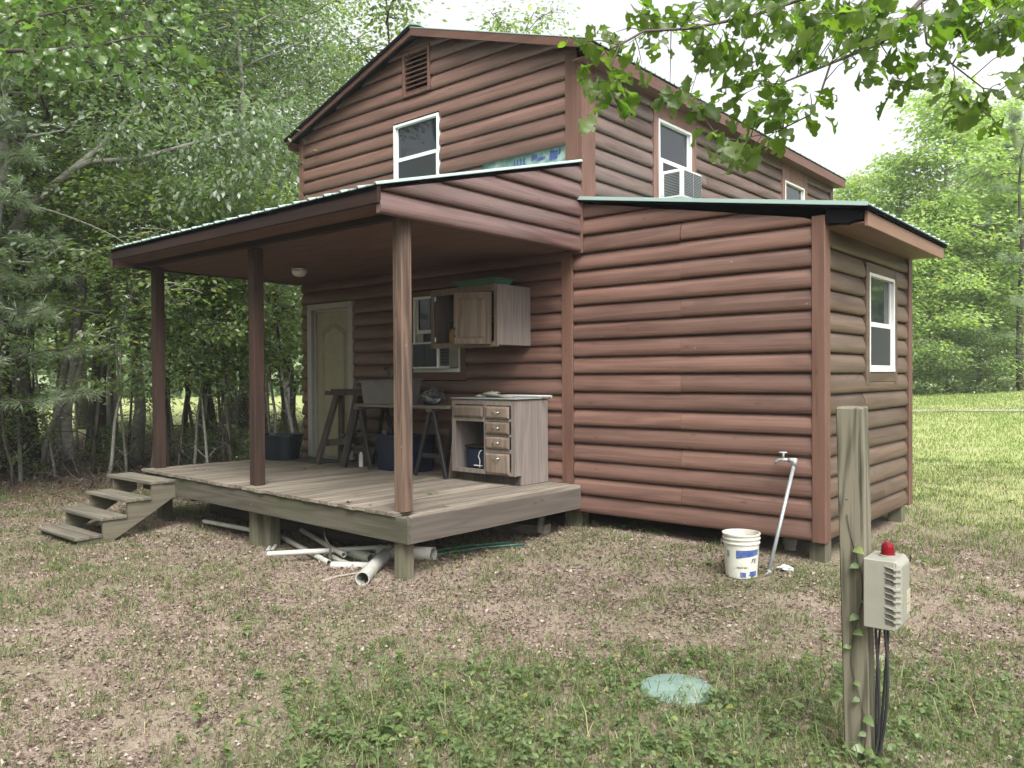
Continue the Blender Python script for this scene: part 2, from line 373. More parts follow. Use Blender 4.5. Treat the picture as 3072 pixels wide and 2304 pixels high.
# ------------------------------------------------------------------ log siding
PROF = [(0, .004), (0, .040), (.03, .050), (.09, .0575), (.2, .062), (.35, .0615), (.52, .056), (.68, .047), (.82, .0355), (.93, .023), (1.03, .004)]
def siding(mb, z0, n, xr, holes=(), seams=lambda i: (), e=0.189, caps=True, jit=0.003):
    for i in range(n):
        zb = z0+i*e
        lo = min(xr(zb)[0], xr(zb+e)[0])-.01; hi = max(xr(zb)[1], xr(zb+e)[1])+.01
        cuts = [lo]+[s for s in seams(i) if lo < s < hi]+[hi]
        for a, b in zip(cuts, cuts[1:]):
            mb.tone = random.random()
            dz = random.uniform(-jit, jit); tilt = random.uniform(-jit, jit)/max(0.5, b-a); dd = random.uniform(-.003, .004)
            mid = (a+b)/2
            prof = [(zb+t*e+(dz if k < 8 else 0), d+dd if k not in (0, 10) else d) for k, (t, d) in enumerate(PROF)]
            for (za, da), (zc, dc) in zip(prof, prof[1:]):
                zm = (za+zc)/2
                xa0, xa1 = xr(za); xc0, xc1 = xr(zc)
                iv = [(max(a+.0015, xa0), min(b-.0015, xa1), max(a+.0015, xc0), min(b-.0015, xc1))]
                for (h0, h1, hz0, hz1) in holes:
                    if hz0 < zm < hz1:
                        nv = []
                        for (p0, p1, q0, q1) in iv:
                            if p1 <= h0 or p0 >= h1: nv.append((p0, p1, q0, q1)); continue
                            if p0 < h0: nv.append((p0, h0, q0, h0))
                            if p1 > h1: nv.append((h1, p1, h1, q1))
                        iv = nv
                for (p0, p1, q0, q1) in iv:
                    if p1-p0 < .004 and q1-q0 < .004: continue
                    if p1 < p0: p0 = p1 = (p0+p1)/2
                    if q1 < q0: q0 = q1 = (q0+q1)/2
                    tl = lambda x: tilt*(x-mid)
                    mb.quad((p0, da, za+tl(p0)), (p1, da, za+tl(p1)), (q1, dc, zc+tl(q1)), (q0, dc, zc+tl(q0)))
            if caps:
                for x in (max(a, xr(zb)[0]), min(b, xr(zb)[1])):
                    if any(h0-.02 < x < h1+.02 and hz0 < zb+e/2 < hz1 for (h0, h1, hz0, hz1) in holes): continue
                    if abs(xr(zb)[0]-xr(zb+e*.5)[0]) > .02 or abs(xr(zb)[1]-xr(zb+e*.5)[1]) > .02: continue
                    x = x+.0015 if x < mid else x-.0015
                    mb.face([mb.pt((x, d, z)) for z, d in prof])
def window(name, parent, f, a0, a1, z0, z1, rail, o=0.02, label=None, lower=True, dark=GLASS, reveal=0.04):
    """vinyl single-hung window: frame + meeting rail, sub-parts pane, sash"""
    w = 0.035
    mb = MB(f)
    mb.box(a0, a0+w, -.03, o+reveal, z0, z1); mb.box(a1-w, a1, -.03, o+reveal, z0, z1)
    mb.box(a0+w, a1-w, -.03, o+reveal, z1-w, z1); mb.box(a0+w, a1-w, -.03, o+reveal+.012, z0, z0+w*1.1)
    wo = mb.build(name, WHITE, parent, .004)
    if label: wo['label'] = label
    s = MB(f); q = 0.03                             # upper sash sits back, lower sash is proud of it
    s.box(a0+w, a1-w, -.02, o+.012, rail-.025, rail+.025)
    for x in (a0+w, a1-w-q*.6): s.box(x, x+q*.6, -.02, o+.005, rail+.025, z1-w)
    s.build('sash', WHITE, wo, .003)
    g = MB(f); g.box(a0+w+q*.6, a1-w-q*.6, -.018, o-.012, rail+.025, z1-w); g.build('pane', dark, wo)
    if lower:
        s = MB(f)
        for x in (a0+w, a1-w-q): s.box(x, x+q, -.02, o+.02, z0+w*1.1, rail-.025)
        s.box(a0+w+q, a1-w-q, -.02, o+.02, z0+w*1.1, z0+w*1.1+q)
        s.build('sash', WHITE, wo, .003)
        g = MB(f); g.box(a0+w+q, a1-w-q, -.018, o+.006, z0+w*1.1+q, rail-.025); g.build('pane', SCREEN, wo)
    return wo
def metal_roof(mb, fl, fr, br, bl, nrib, th=0.008, rib=0.017):
    """ribbed sheet: ribs run from the eave edge fl-fr up to the top edge bl-br"""
    fl, fr, br, bl = map(Vector, (fl, fr, br, bl))
    nrm = (fr-fl).cross(bl-fl).normalized()
    prof = []
    for i in range(nrib):
        for dx, h in ((0, 0), (.40, 0), (.43, .3), (.5, .3), (.53, 0), (.86, 0), (.90, 1), (.96, 1)): prof.append(((i+dx)/nrib, h*rib))
    prof.append((1, 0))
    lo = []
    for sgn in (1, 0):
        row = []
        for t, h in prof:
            a = fl.lerp(fr, t)+nrm*(h+(th if sgn else 0)); b = bl.lerp(br, t)+nrm*(h+(th if sgn else 0))
            row.append((mb.pt(a), mb.pt(b)))
        for (a, b), (c, d) in zip(row, row[1:]): mb.face((a, c, d, b))
        lo.append(row)
    for (a, b), (c, d), (e_, f_), (g_, h_) in zip(lo[0], lo[0][1:], lo[1], lo[1][1:]):
        mb.face((a, c, g_, e_)); mb.face((b, d, h_, f_))
    for k in (0, -1): mb.face((lo[0][k][0], lo[0][k][1], lo[1][k][1], lo[1][k][0]))

# ------------------------------------------------------------------ cabin
ZR = lambda x: 6.20-0.323*abs(x+2.53)
cabin = thing('log_cabin', (-2.58, 3.9, 0.3), 'two-storey cabin clad in red-brown half-log siding under a gable roof', 'cabin')
def gx(z):
    if z <= ZR(-5.17): return (-5.17, -0.02)
    h = max(0, (6.20-z)/0.323); return (max(-5.17, -2.53-h), min(-0.02, -2.53+h))
mb = MB(F)
siding(mb, .42, 31, gx, [(-5.0, -3.94, .3, 2.83), (-2.78, -1.73, 1.69, 2.87), (-3.045, -2.165, 4.15, 5.125), (-2.86, -2.32, 5.43, 6.04), (-1.47, -.10, 3.9, 4.326), (-.23, .1, .3, 3.12)],
       lambda i: (-3.04,) if i in (25,) else ((-1.9,) if i % 4 == 1 and i > 24 else ((-2.3,) if i == 27 else ())), e=.186)
mb.build('wall', WX, cabin)
mb = MB(SX(0))
siding(mb, .42, 26, lambda z: (0.02, 7.88), [(1.46, 2.585, 3.8, 5.13), (5.55, 6.61, 3.9, 5.13), (-.1, 2.74, .3, 3.45)], lambda i: (2.9,) if i % 3 == 0 else ((4.6,) if i % 3 == 1 else ()), e=.186)
mb.build('wall', WY, cabin)['label'] = 'side wall of faded greyish siding'
mb = MB(lambda a, o, z: (-5.17-o, a, z)); siding(mb, .42, 26, lambda z: (0.0, 7.88), e=.186); mb.build('wall', WY, cabin)
mb = MB(lambda a, o, z: (a, 7.88+o, z)); siding(mb, .42, 31, gx, e=.186, caps=False); mb.build('wall', WX, cabin)
# corner trim
for a0, a1, z0, z1 in ((-.165, .0, 4.10, 5.32), (-5.185, -5.095, 3.9, 5.30), (-.23, -.082, .54, 3.12)):
    mb = MB(F); mb.tone = random.random(); mb.box(a0, a1, 0, .066, z0, z1); mb.build('corner_trim', WXT, cabin, .003)
mb = MB(SX(0)); mb.tone = .6; mb.box(-.066, .19, 0, .066, 3.3, 5.20); mb.build('corner_trim', WXT, cabin, .003)
mb = MB(SX(0)); mb.tone = .3; mb.box(7.79, 7.93, 0, .07, .4, 5.2); mb.build('corner_trim', WXT, cabin, .003)
# gable roof
mb = MB()
metal_roof(mb, (.27, -.22, 5.335), (.27, 8.1, 5.335), (-2.53, 8.1, 6.245), (-2.53, -.22, 6.245), 36)
metal_roof(mb, (-5.31, 8.1, 5.335), (-5.31, -.18, 5.335), (-2.53, -.18, 6.245), (-2.53, 8.1, 6.245), 36)
mb.prism([(-2.71, -.225, 6.222), (-2.53, -.225, 6.282), (-2.35, -.225, 6.222), (-2.35, -.225, 6.232), (-2.53, -.225, 6.294), (-2.71, -.225, 6.232)], (0, 8.33, 0))
roof = mb.build('roof', ROOF, cabin)
mb = MB()
for s, xe in ((1, .25), (-1, -5.315)):
    yf_ = -.195 if s > 0 else -.24; up_ = 0 if s > 0 else .012  # left underlay juts out black over the metal edge, standing in for shade
    mb.hexa([(xe, yf_, 5.305), (-2.53, yf_, 6.215), (-2.53, 8.08, 6.215), (xe, 8.08, 5.305)], [(xe, yf_, 5.333+up_), (-2.53, yf_, 6.243+up_), (-2.53, -.185, 6.243+up_), (xe, -.185, 5.333+up_)] if s < 0 else [(xe, yf_, 5.333), (-2.53, yf_, 6.243), (-2.53, 8.08, 6.243), (xe, 8.08, 5.333)])
mb.build('underlay', ROOFB, roof)
for xe, zb in ((.262, 5.238), (-5.30, 5.255)):
    mb = MB(); mb.tone = random.random()
    zt = zb+.105
    mb.hexa([(-2.53, -.215, 6.145), (xe, -.215, zb), (xe, -.185, zb), (-2.53, -.185, 6.145)], [(-2.53, -.215, 6.242), (xe, -.215, zt-.01), (xe, -.185, zt-.01), (-2.53, -.185, 6.242)])
    mb.build('fascia', WXTX, cabin)
mb = MB(); mb.box(.235, .265, -.183, 8.0, 5.17, 5.31); mb.build('fascia', WXTY, cabin)
mb = MB(); mb.box(-5.30, -5.27, -.183, 8.0, 5.19, 5.31); mb.build('fascia', WXTY, cabin)
mb = MB(); mb.box(.0, .233, -.15, 7.98, 5.185, 5.198); mb.build('soffit', WXTY, cabin)
# door
mb = MB(F)
mb.box(-5.005, -4.905, -.02, .075, .56, 2.83); mb.box(-4.035, -3.935, -.02, .075, .56, 2.83); mb.box(-4.905, -4.035, -.02, .075, 2.745, 2.83)
mb.box(-4.905, -4.875, -.05, .02, .56, 2.745); mb.box(-4.065, -4.035, -.05, .02, .56, 2.745); mb.box(-4.875, -4.065, -.05, .02, 2.71, 2.745)
frame_d = mb
mb = MB(F); mb.box(-4.875, -4.065, -.05, -.012, .575, 2.71)
mold = lambda pts: mb.tube([(x, -.012, z) for x, z in pts], .013, 6)
def arch(x0, x1, z0, z1, r):
    p = [(x0, z0), (x0, z1-r)]+[(x0+(x1-x0)*k/10, z1-r+r*math.sin(PI*k/10)) for k in range(1, 10)]+[(x1, z1-r), (x1, z0), (x0, z0)]
    return p
for in_ in (0, .035):
    mold(arch(-4.745+in_, -4.195-in_, 1.42+in_, 2.52-in_, .12)); mold([(-4.745+in_, .80+in_), (-4.745+in_, 1.25-in_), (-4.195-in_, 1.25-in_), (-4.195-in_, .80+in_), (-4.745+in_, .80+in_)])
door = mb.build('door', CREAM, cabin)
frame_d.build('door_casing', CASING, door, .004)
mb = MB(F); mb.box(-4.9, -4.04, -.05, .10, .545, .57); mb.build('threshold', GALV, door, .003)
# windows
window('window', cabin, F, -2.678, -1.818, 1.80, 2.79, 2.33, label='porch window, half hidden by the wall cabinet')
mb = MB(F)
mb.box(-2.78, -2.68, 0, .066, 1.70, 2.86); mb.box(-1.816, -1.726, 0, .066, 1.70, 2.86); mb.box(-2.68, -1.816, 0, .066, 1.70, 1.798); mb.box(-2.68, -1.816, 0, .066, 2.792, 2.86)
mb.build('window_trim', WXTX, cabin, .003)
window('window', cabin, F, -3.035, -2.175, 4.16, 5.115, 4.645, o=.03, label='upstairs window in the gable')

sw = lambda y0, y1, z0, z1, rl, lab: window('window', cabin, SX(0), y0, y1, z0, z1, rl, o=.03, label=lab)
sw(1.585, 2.45, 3.95, 4.965, 4.47, 'upper side window holding an air conditioner')
sw(5.655, 6.51, 3.98, 4.93, 4.45, 'far upper side window')
for y0, y1, z1 in ((1.585, 2.45, 4.965), (5.655, 6.51, 4.93)):
    mb = MB(SX(0)); mb.tone = .4
    mb.box(y0-.115, y0-.003, 0, .07, 3.7, 5.18); mb.box(y1+.003, y1+.125, 0, .07, 3.7, 5.18); mb.box(y0-.003, y1+.003, 0, .067, z1+.003, 5.18)
    mb.build('window_trim', wood('faded_trim', (0.105, 0.058, 0.046), (0.18, 0.105, 0.085), 'Z', 0.6, 6, None, 0, .2), cabin, .003)
# gable louvre
mb = MB(F); mb.tone = .3
mb.box(-2.85, -2.81, -.05, .07, 5.445, 6.03); mb.box(-2.37, -2.33, -.05, .07, 5.445, 6.03); mb.box(-2.81, -2.37, -.05, .07, 5.445, 5.485); mb.box(-2.81, -2.37, -.05, .07, 5.99, 6.03)
vent = mb.build('louvre_vent', WXT, cabin, .003)
mb = MB(F)
for k in range(8):
    z = 5.50+k*.062; mb.hexa([(-2.81, .045, z), (-2.37, .045, z), (-2.37, -.03, z+.05), (-2.81, -.03, z+.05)], [(-2.81, .047, z+.014), (-2.37, .047, z+.014), (-2.37, -.03, z+.064), (-2.81, -.03, z+.064)])
mb.build('slats', WXTX, vent)
mb = MB(F); mb.box(-2.81, -2.37, -.12, -.1, 5.48, 6.0); mb.build('screen', ROOFB, vent)
# bare strip above the porch roof where the siding stops: house wrap with torn print
mb = MB(F); mb.quad((-1.55, .004, 3.9), (-.1, .004, 3.9), (-.1, .004, 4.34), (-1.55, .004, 4.34)); wrap = mb.build('house_wrap', WRAP, cabin, fix=False)
for x0, x1, z0, z1 in ((-1.10, -1.0, 4.18, 4.24), (-.98, -.955, 4.17, 4.30), (-.93, -.905, 4.17, 4.30), (-.88, -.855, 4.20, 4.30), (-.83, -.80, 4.20, 4.31), (-.70, -.62, 4.24, 4.31), (-.62, -.50, 4.22, 4.27), (-.44, -.32, 4.2, 4.31), (-.31, -.28, 4.24, 4.31)):
    mb = MB(F); mb.hexa([(x0, .006, z0), (x1, .006, z0+.01), (x1, .008, z0+.01), (x0, .008, z0)], [(x0+.015, .006, z1), (x1+.01, .006, z1-.01), (x1+.01, .008, z1-.01), (x0+.015, .008, z1)]); mb.build('torn_print', BLUE, wrap)
# piers and floor frame under the cabin
for x in (-5.0, -2.6, -.17):
    for y in (.12, 4.0, 7.6):
        mb = MB(); mb.box(x-.09, x+.09, y-.09, y+.09, g1(x, y)-.1, .42); mb.build('pier', WTREAT, cabin)
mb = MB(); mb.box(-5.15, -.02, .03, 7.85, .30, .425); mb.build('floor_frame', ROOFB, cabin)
mb = MB(); mb.box(-5.14, -5.11, .05, 7.8, -.15, .30); mb.box(-5.11, -.05, 1.2, 1.23, -.2, .30); mb.build('light_block_skirt', WSAW, cabin)  # added boards, unseen, that keep light out from under the cabin


# ------------------------------------------------------------------ lean-to
shed = thing('lean_to_shed', (1.3, 1.4, .24), 'red-brown log-sided lean-to on the cabin side with a shed roof', 'lean-to')
zs_ = lambda x: 3.645-0.194*x
mb = MB(lambda a, o, z: (a, -o, z))
siding(mb, .243, 18, lambda z: (-.075, min(2.566, (3.645-z)/.194)), (), lambda i: (1.254,) if i % 2 == 1 else (), e=.19, jit=.006)
mb.build('wall', WX, shed)
mb = MB(SX(2.615))
siding(mb, .236, 16, lambda z: (.075, 2.66), [(1.115, 2.205, 1.665, 2.875), (0, 3, 3.12, 4)], lambda i: (1.1,) if i == 6 else ((1.75,) if i in (1, 11) else ()), e=.19)
mb.build('wall', WYA, shed)['label'] = 'end wall of dull olive-brown siding'
mb = MB(lambda a, o, z: (a, 2.76+o, z)); siding(mb, .24, 18, lambda z: (0.05, min(2.67, (3.645-z)/.194)), caps=False); mb.build('wall', WX, shed)
mb = MB(F); mb.tone = .35; mb.box(2.566, 2.683, 0, .068, .235, 3.16); mb.build('corner_trim', WXT, shed, .004)
mb = MB(SX(2.615)); mb.tone = .1; mb.box(0, .085, 0, .066, .235, 3.14); mb.build('corner_trim', WXT, shed, .004)
mb = MB(SX(2.615)); mb.tone = .0; mb.box(2.655, 2.80, 0, .075, .235, 3.11); mb.build('corner_trim', WXT, shed, .004)
mb = MB(F); mb.tone = .8; mb.box(-.005, .068, .060, .085, 3.09, 3.66); mb.build('corner_trim', WXT, shed, .003)
wd = window('window', shed, SX(2.615), 1.225, 2.117, 1.765, 2.775, 2.255, o=.03)
mb = MB(SX(2.615)); mb.tone = .3
mb.box(1.12, 1.222, 0, .07, 1.63, 2.87); mb.box(2.12, 2.205, 0, .07, 1.63, 2.87); mb.box(1.222, 2.12, 0, .066, 2.778, 2.87); mb.box(1.222, 2.12, 0, .066, 1.665, 1.762)
mb.build('window_trim', WYA, shed, .003)
mb = MB(); metal_roof(mb, (3.06, -.12, 3.195), (3.06, 2.87, 3.195), (.0, 2.87, 3.69), (.0, -.12, 3.69), 14); sr = mb.build('roof', ROOF, shed)
mb = MB(); mb.hexa([(3.04, -.105, 3.165), (3.04, 2.84, 3.165), (.0, 2.84, 3.655), (.0, -.105, 3.655)], [(3.04, -.105, 3.193), (3.04, 2.84, 3.193), (.0, 2.84, 3.686), (.0, -.105, 3.686)]); mb.build('underlay', ROOFB, sr)
mb = MB(); mb.hexa([(0, -.128, 3.675), (3.065, -.128, 3.178), (3.065, -.121, 3.178), (0, -.121, 3.675)], [(0, -.128, 3.712), (3.065, -.128, 3.215), (3.065, -.121, 3.215), (0, -.121, 3.712)]); mb.build('drip_edge', ROOF, sr)
mb = MB(); mb.box(2.99, 3.02, .03, 2.78, 3.035, 3.163); mb.build('fascia', WSOF, shed, .003)
mb = MB(); mb.box(2.62, 2.988, .03, 2.78, 3.06, 3.075); mb.build('soffit', WSOF, shed)
mb = MB(); mb.prism([(2.69, -.06, 3.205), (2.69, -.06, 3.10), (2.86, -.06, 3.055), (2.985, -.06, 3.10), (2.985, -.06, 3.16)], (0, .08, 0)); mb.build('eave_shade_block', ROOFB, shed)  # black block standing in for the shaded hollow at the eave end
for x, y in ((2.58, .1), (2.58, 2.55), (1.2, 1.4), (-.13, .13)):
    mb = MB(); mb.tone = random.random(); mb.box(x-.075, x+.075, y-.075, y+.075, g1(x, y)-.1, .26); mb.build('pier', WTREAT, shed, .005)
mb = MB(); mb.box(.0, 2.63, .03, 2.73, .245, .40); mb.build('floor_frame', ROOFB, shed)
mb = MB(); mb.tube([(2.2, .35, .26), (2.2, .35, g1(2.2, .35)-.02)], .055, 14); mb.tube([(2.2, .35, .16), (2.2, .35, .10)], .068, 14); mb.build('drain_pipe', CONC, shed, smooth=False)

# ------------------------------------------------------------------ porch
porch = thing('porch', (-2.5, -1.3, 0), 'covered wooden porch with a plank deck and three square posts', 'porch')
DFR, DBR, DBL, DFL = (.02, -2.64, .555), (.02, -.07, .54), (-5.28, -.07, .54), (-4.90, -2.62, .612)
def dz(x, y):
    s = np.clip((.02-x)/4.92, 0, 1.1); t = np.clip((y+2.63)/2.56, 0, 1); return float((DFR[2]*(1-s)+DFL[2]*s)*(1-t)+DBR[2]*t)
mb = MB(); nb = 36
for i in range(nb):
    mb.tone = random.random(); a, b = i/nb, (i+1)/nb-.0020*nb/36
    fx = lambda t, y: (.02+(-4.92)*t)*(1-(y+2.63)/2.56)+(.02-5.30*t)*((y+2.63)/2.56)
    yf = -2.645-random.uniform(0, .018)
    if i == 0: yf = -2.05
    j = random.uniform(-.003, .003)
    P4 = [(fx(a, yf), yf), (fx(b, yf), yf), (fx(b, -.07), -.07), (fx(a, -.07), -.07)]
    mb.hexa([(x, y, dz(x, y)-.03+j) for x, y in P4], [(x, y, dz(x, y)+j) for x, y in P4])
    if i == 0:                                     # the split end of the last board
        mb.hexa([(x, y, dz(x, y)-.03) for x, y in ((.02, -2.6), (-.02, -2.45), (-.03, -2.051), (.02, -2.051))], [(x, y, dz(x, y)-.004) for x, y in ((.02, -2.6), (-.02, -2.45), (-.03, -2.051), (.02, -2.051))])
mb.build('deck', WDECK, porch)
def rim(x0, x1, y0, y1, m, drop=.225):
    mb = MB(); mb.tone = random.random()
    q = [(x0, y0), (x1, y0), (x1, y1), (x0, y1)]
    mb.hexa([(x, y, dz(x, y)-.033-drop) for x, y in q], [(x, y, dz(x, y)-.033) for x, y in q]); return mb.build('rim_joist', m, porch, .004)
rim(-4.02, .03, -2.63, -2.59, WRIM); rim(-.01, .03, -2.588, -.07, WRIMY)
mb = MB(); mb.tone = .4; mb.box(-4.06, -4.022, -2.63, -2.58, .34, .575); mb.build('cleat', WRIM, porch)
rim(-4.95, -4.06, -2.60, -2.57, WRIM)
mb = MB(); mb.hexa([(-5.26, -.08, .30), (-5.22, -.08, .30), (-4.86, -2.56, .36), (-4.90, -2.56, .36)], [(-5.26, -.08, .508), (-5.22, -.08, .508), (-4.86, -2.56, .578), (-4.90, -2.56, .578)]); mb.build('rim_joist', WRIMY, porch)
for i in range(7):
    x = -4.4+.62*i; mb = MB(); mb.box(x-.02, x+.02, -2.58, -.1, .30, dz(x, -1.5)-.035); mb.build('joist', WRIMY, porch)
mb = MB(); mb.tone = .2; mb.box(-4.5, -.8, -1.95, -1.88, -.02, .30); mb.build('girder', wood('dark_girder', (.045, .038, .032), (.09, .075, .06), 'X', .85), porch)
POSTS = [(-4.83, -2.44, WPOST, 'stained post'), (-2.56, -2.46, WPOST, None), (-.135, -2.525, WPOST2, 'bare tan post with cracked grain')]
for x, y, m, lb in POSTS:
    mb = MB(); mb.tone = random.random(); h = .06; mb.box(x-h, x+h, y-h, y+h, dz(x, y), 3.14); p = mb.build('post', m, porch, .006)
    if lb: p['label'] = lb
for x, y, h in ((-.135, -2.525, .062), (-2.57, -2.44, .075), (-4.75, -2.42, .07), (-2.40, -2.40, .07), (-5.1, -.3, .07), (-2.5, -.3, .07)):
    mb = MB(); mb.tone = random.random(); mb.box(x-h, x+h, y-h, y+h, g1(x, y)-.1, dz(x, y)-.035); mb.build('pier', WTREAT, porch, .006)
mb = MB(); mb.tone = .5; mb.hexa([(-5.05, -2.60, 3.155), (-.02, -2.60, 3.135), (-.02, -2.50, 3.135), (-5.05, -2.50, 3.155)], [(-5.05, -2.60, 3.37), (-.02, -2.60, 3.37), (-.02, -2.50, 3.37), (-5.05, -2.50, 3.37)]); mb.build('beam', wood('shaded_red_beam', (.010, .0045, .0035), (.018, .0082, .006), 'X', .7), porch, .004)  # beam colour darkened to carry the shade on the porch front
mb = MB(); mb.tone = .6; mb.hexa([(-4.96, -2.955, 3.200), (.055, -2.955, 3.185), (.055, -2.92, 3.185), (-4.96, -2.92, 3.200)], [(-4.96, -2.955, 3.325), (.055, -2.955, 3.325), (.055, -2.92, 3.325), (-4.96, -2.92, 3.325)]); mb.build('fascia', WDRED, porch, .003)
mb = MB(); mb.hexa([(-4.96, -2.919, 3.20), (.03, -2.919, 3.19), (.03, -2.601, 3.19), (-4.98, -2.601, 3.20)], [(-4.96, -2.919, 3.21), (.03, -2.919, 3.20), (.03, -2.601, 3.20), (-4.98, -2.601, 3.21)]); mb.build('soffit', WPLY, porch)
mb = MB(); mb.hexa([(-5.0, -2.499, 3.155), (-.01, -2.499, 3.14), (-.01, -.065, 3.13), (-5.26, -.065, 3.14)], [(-5.0, -2.499, 3.17), (-.01, -2.499, 3.155), (-.01, -.065, 3.145), (-5.26, -.065, 3.155)]); mb.build('ceiling', WPLY, porch)
mb = MB(); metal_roof(mb, (-4.98, -2.985, 3.325), (.075, -2.985, 3.325), (.075, -.07, 4.092), (-5.32, -.07, 4.092), 22); pr = mb.build('roof', ROOF, porch)
mb = MB(); mb.hexa([(-4.96, -2.96, 3.29), (.03, -2.96, 3.29), (.03, -.07, 4.055), (-5.3, -.07, 4.055)], [(-4.96, -2.96, 3.322), (.03, -2.96, 3.322), (.03, -.07, 4.09), (-5.3, -.07, 4.09)]); mb.build('underlay', ROOFB, pr)
PR = lambda y: 3.288+(y+2.96)*.2647               # underside of the porch roof along its open side
mb = MB(SX(0)); siding(mb, 3.115, 5, lambda z: (max(-2.93, -2.96+(z-3.29)/.2647+.01), -.066), (), lambda i: (), e=.19, jit=.008)
mb.build('wall', WYP, porch)['label'] = 'triangular gable end of plum-brown siding'
mb = MB(lambda a, o, z: (-5.05-o, a, z)); siding(mb, 3.13, 5, lambda z: (max(-2.9, -2.96+(z-3.29)/.2647+.01), -.066), e=.19); mb.build('wall', WYP, porch)

# ------------------------------------------------------------------ steps
st = thing('deck_stairs', (-4.55, -3.2, g1(-4.5, -3.2)), 'four weathered plank steps leading up to the porch deck', 'steps')
TR = [(-2.94, .545), (-3.215, .372), (-3.49, .197), (-3.76, .018)]
for k, (y, z) in enumerate(TR):
    x0 = -5.14 if k else -5.22
    mb = MB()
    for q in (0, 1):
        mb.tone = random.random(); mb.box(x0+random.uniform(0, .02), -4.045+random.uniform(0, .02), y+q*.147, y+q*.147+.142, z-.036, z)
    if k == 0:
        mb.tone = random.random(); mb.box(x0, -4.05, y+.294, y+.32, z-.03, z-.002)
    mb.build('tread', WSTEP, st, .004)
for x in (-4.10, -5.10):
    p = []
    for k, (y, z) in enumerate(TR):
        zb = z-.038
        p += [(y+.03, zb), (y+.03+.272, zb)] if k else [(-2.625, zb)]
    top = [(-2.625, TR[0][1]-.038)]
    poly = [(-2.625, TR[0][1]-.038)]
    for k, (y, z) in enumerate(TR):
        poly.append((y+.03, z-.038)); nz = TR[k+1][1]-.038 if k < 3 else g1(-4.1, -3.73)-.03
        poly.append((y+.03, nz))
    poly += [(-3.42, g1(-4.1, -3.4)-.03), (-2.625, .345)]
    mb = MB(); mb.tone = random.random(); mb.prism([(x, y, z) for y, z in poly], (.04, 0, 0)); mb.build('stringer', WSTR, st)

# ------------------------------------------------------------------ things on and around the cabin
def put(name, m, mb, parent, **k): return mb.build(name, m, parent, **k)
# air conditioners
def air_con(f, a0, a1, o1, z0, z1, label, side_grille, front_m):
    t = thing('air_conditioner', f((a0+a1)/2, o1/2, z0), label, 'air conditioner')
    mb = MB(f); mb.box(a0, a1, -.1, o1, z0, z1); put('casing', WHITE, mb, t, bev=.012)
    e = .025
    mb = MB(f)                                    # outer coil face, framed
    mb.box(a0+e, a1-e, o1+.001, o1+.006, z0+e, z1-e); face = put('coil_panel', front_m, mb, t)
    mb = MB(f); n = 16
    for k in range(n):
        z = z0+e+(z1-z0-2*e)*(k+.5)/n; mb.box(a0+e, a1-e, o1+.0065, o1+.009, z-.0022, z+.0022)
    mb.box((a0+a1)/2-.004, (a0+a1)/2+.004, o1+.0092, o1+.011, z0+e, z1-e)
    put('grille', GALV if front_m is not NAVY else NAVY, mb, face)
    mb = MB(f); x = side_grille
    s = -1 if x == a0 else 1
    lo, hi = sorted((x+s*.001, x+s*.004))
    mb.box(lo, hi, o1*.2, o1*.85, z0+.035, z1-.04); put('side_vent', SCREEN, mb, t)
    mb = MB(f)
    for k in range(14):
        z = z0+.04+(z1-z0-.085)*(k+.5)/14; lo, hi = sorted((x+s*.005, x+s*.008)); mb.box(lo, hi, o1*.19, o1*.86, z-.0028, z+.0028)
    put('louvre', GALV, mb, t)
    return t
t = air_con(SX(0), 1.72, 2.22, .33, 3.965, 4.325, 'white air conditioner jutting from the upper side window', 1.72, SCREEN)
for a, b in ((1.622, 1.718), (2.222, 2.415)):
    mb = MB(SX(0)); mb.box(a, b, .03, .05, 3.965, 4.44); put('side_panel', WHITE, mb, t, bev=.004)
t = air_con(F, -2.51, -2.03, .24, 1.845, 2.185, 'old air conditioner with dark blue face in the porch window', -2.03, NAVY)
for a, b in ((-2.028, -1.855), (-2.64, -2.512)):
    mb = MB(F); mb.box(a, b, .02, .04, 1.845, 2.30); put('side_panel', CASING, mb, t, bev=.004)
# porch light
t = thing('ceiling_light', (-3.5, -1.25, 3.14), 'unlit round glass dome light on the porch ceiling', 'light')
mb = MB(); mb.lathe([(.085, 0), (.10, -.012), (.10, -.03), (.092, -.035)], (-3.5, -1.25, 3.142)); put('base', METALD, mb, t, smooth=True)
mb = MB(); mb.lathe([(.092, -.036), (.095, -.05), (.085, -.085), (.06, -.108), (.025, -.118), (.004, -.12)], (-3.5, -1.25, 3.142)); put('globe', plain('frosted_glass', (.5, .5, .47), .25), mb, t, smooth=True)
# wall cabinet
def P3(x, y, z): return (x, y, z)
uc = thing('wall_cabinet', (-1.2, -.35, 2.08), 'wooden wall cabinet with one door missing, hung on the porch wall', 'cabinet')
x0, x1, yb, yf, z0, z1 = -1.73, -.68, -.062, -.625, 2.075, 2.768
mb = MB(); mb.box(x1-.018, x1, yf, yb, z0+.02, z1); put('side_panel', WCAB, mb, uc, bev=.002)
mb = MB(); mb.tone = .2; mb.box(x0, x0+.018, yf, yb, z0+.02, z1); put('side_panel', WCAB, mb, uc, bev=.002)
mb = MB(); mb.box(x0+.018, x1-.018, yf, yb, z1-.018, z1); put('top', WCAB, mb, uc)
mb = MB(); mb.box(x0+.018, x1-.018, yf, yb, z0+.04, z0+.056); put('bottom', WCAB, mb, uc)
mb = MB(); mb.box(x0+.018, x1-.018, yb-.008, yb, z0+.056, z1-.018); put('back', WSAW, mb, uc)
mb = MB(); mb.box(x0+.018, x1-.018, yf+.25, yb-.01, 2.42, 2.433); put('shelf', WCAB, mb, uc)
mb = MB(); y2 = yf-.02
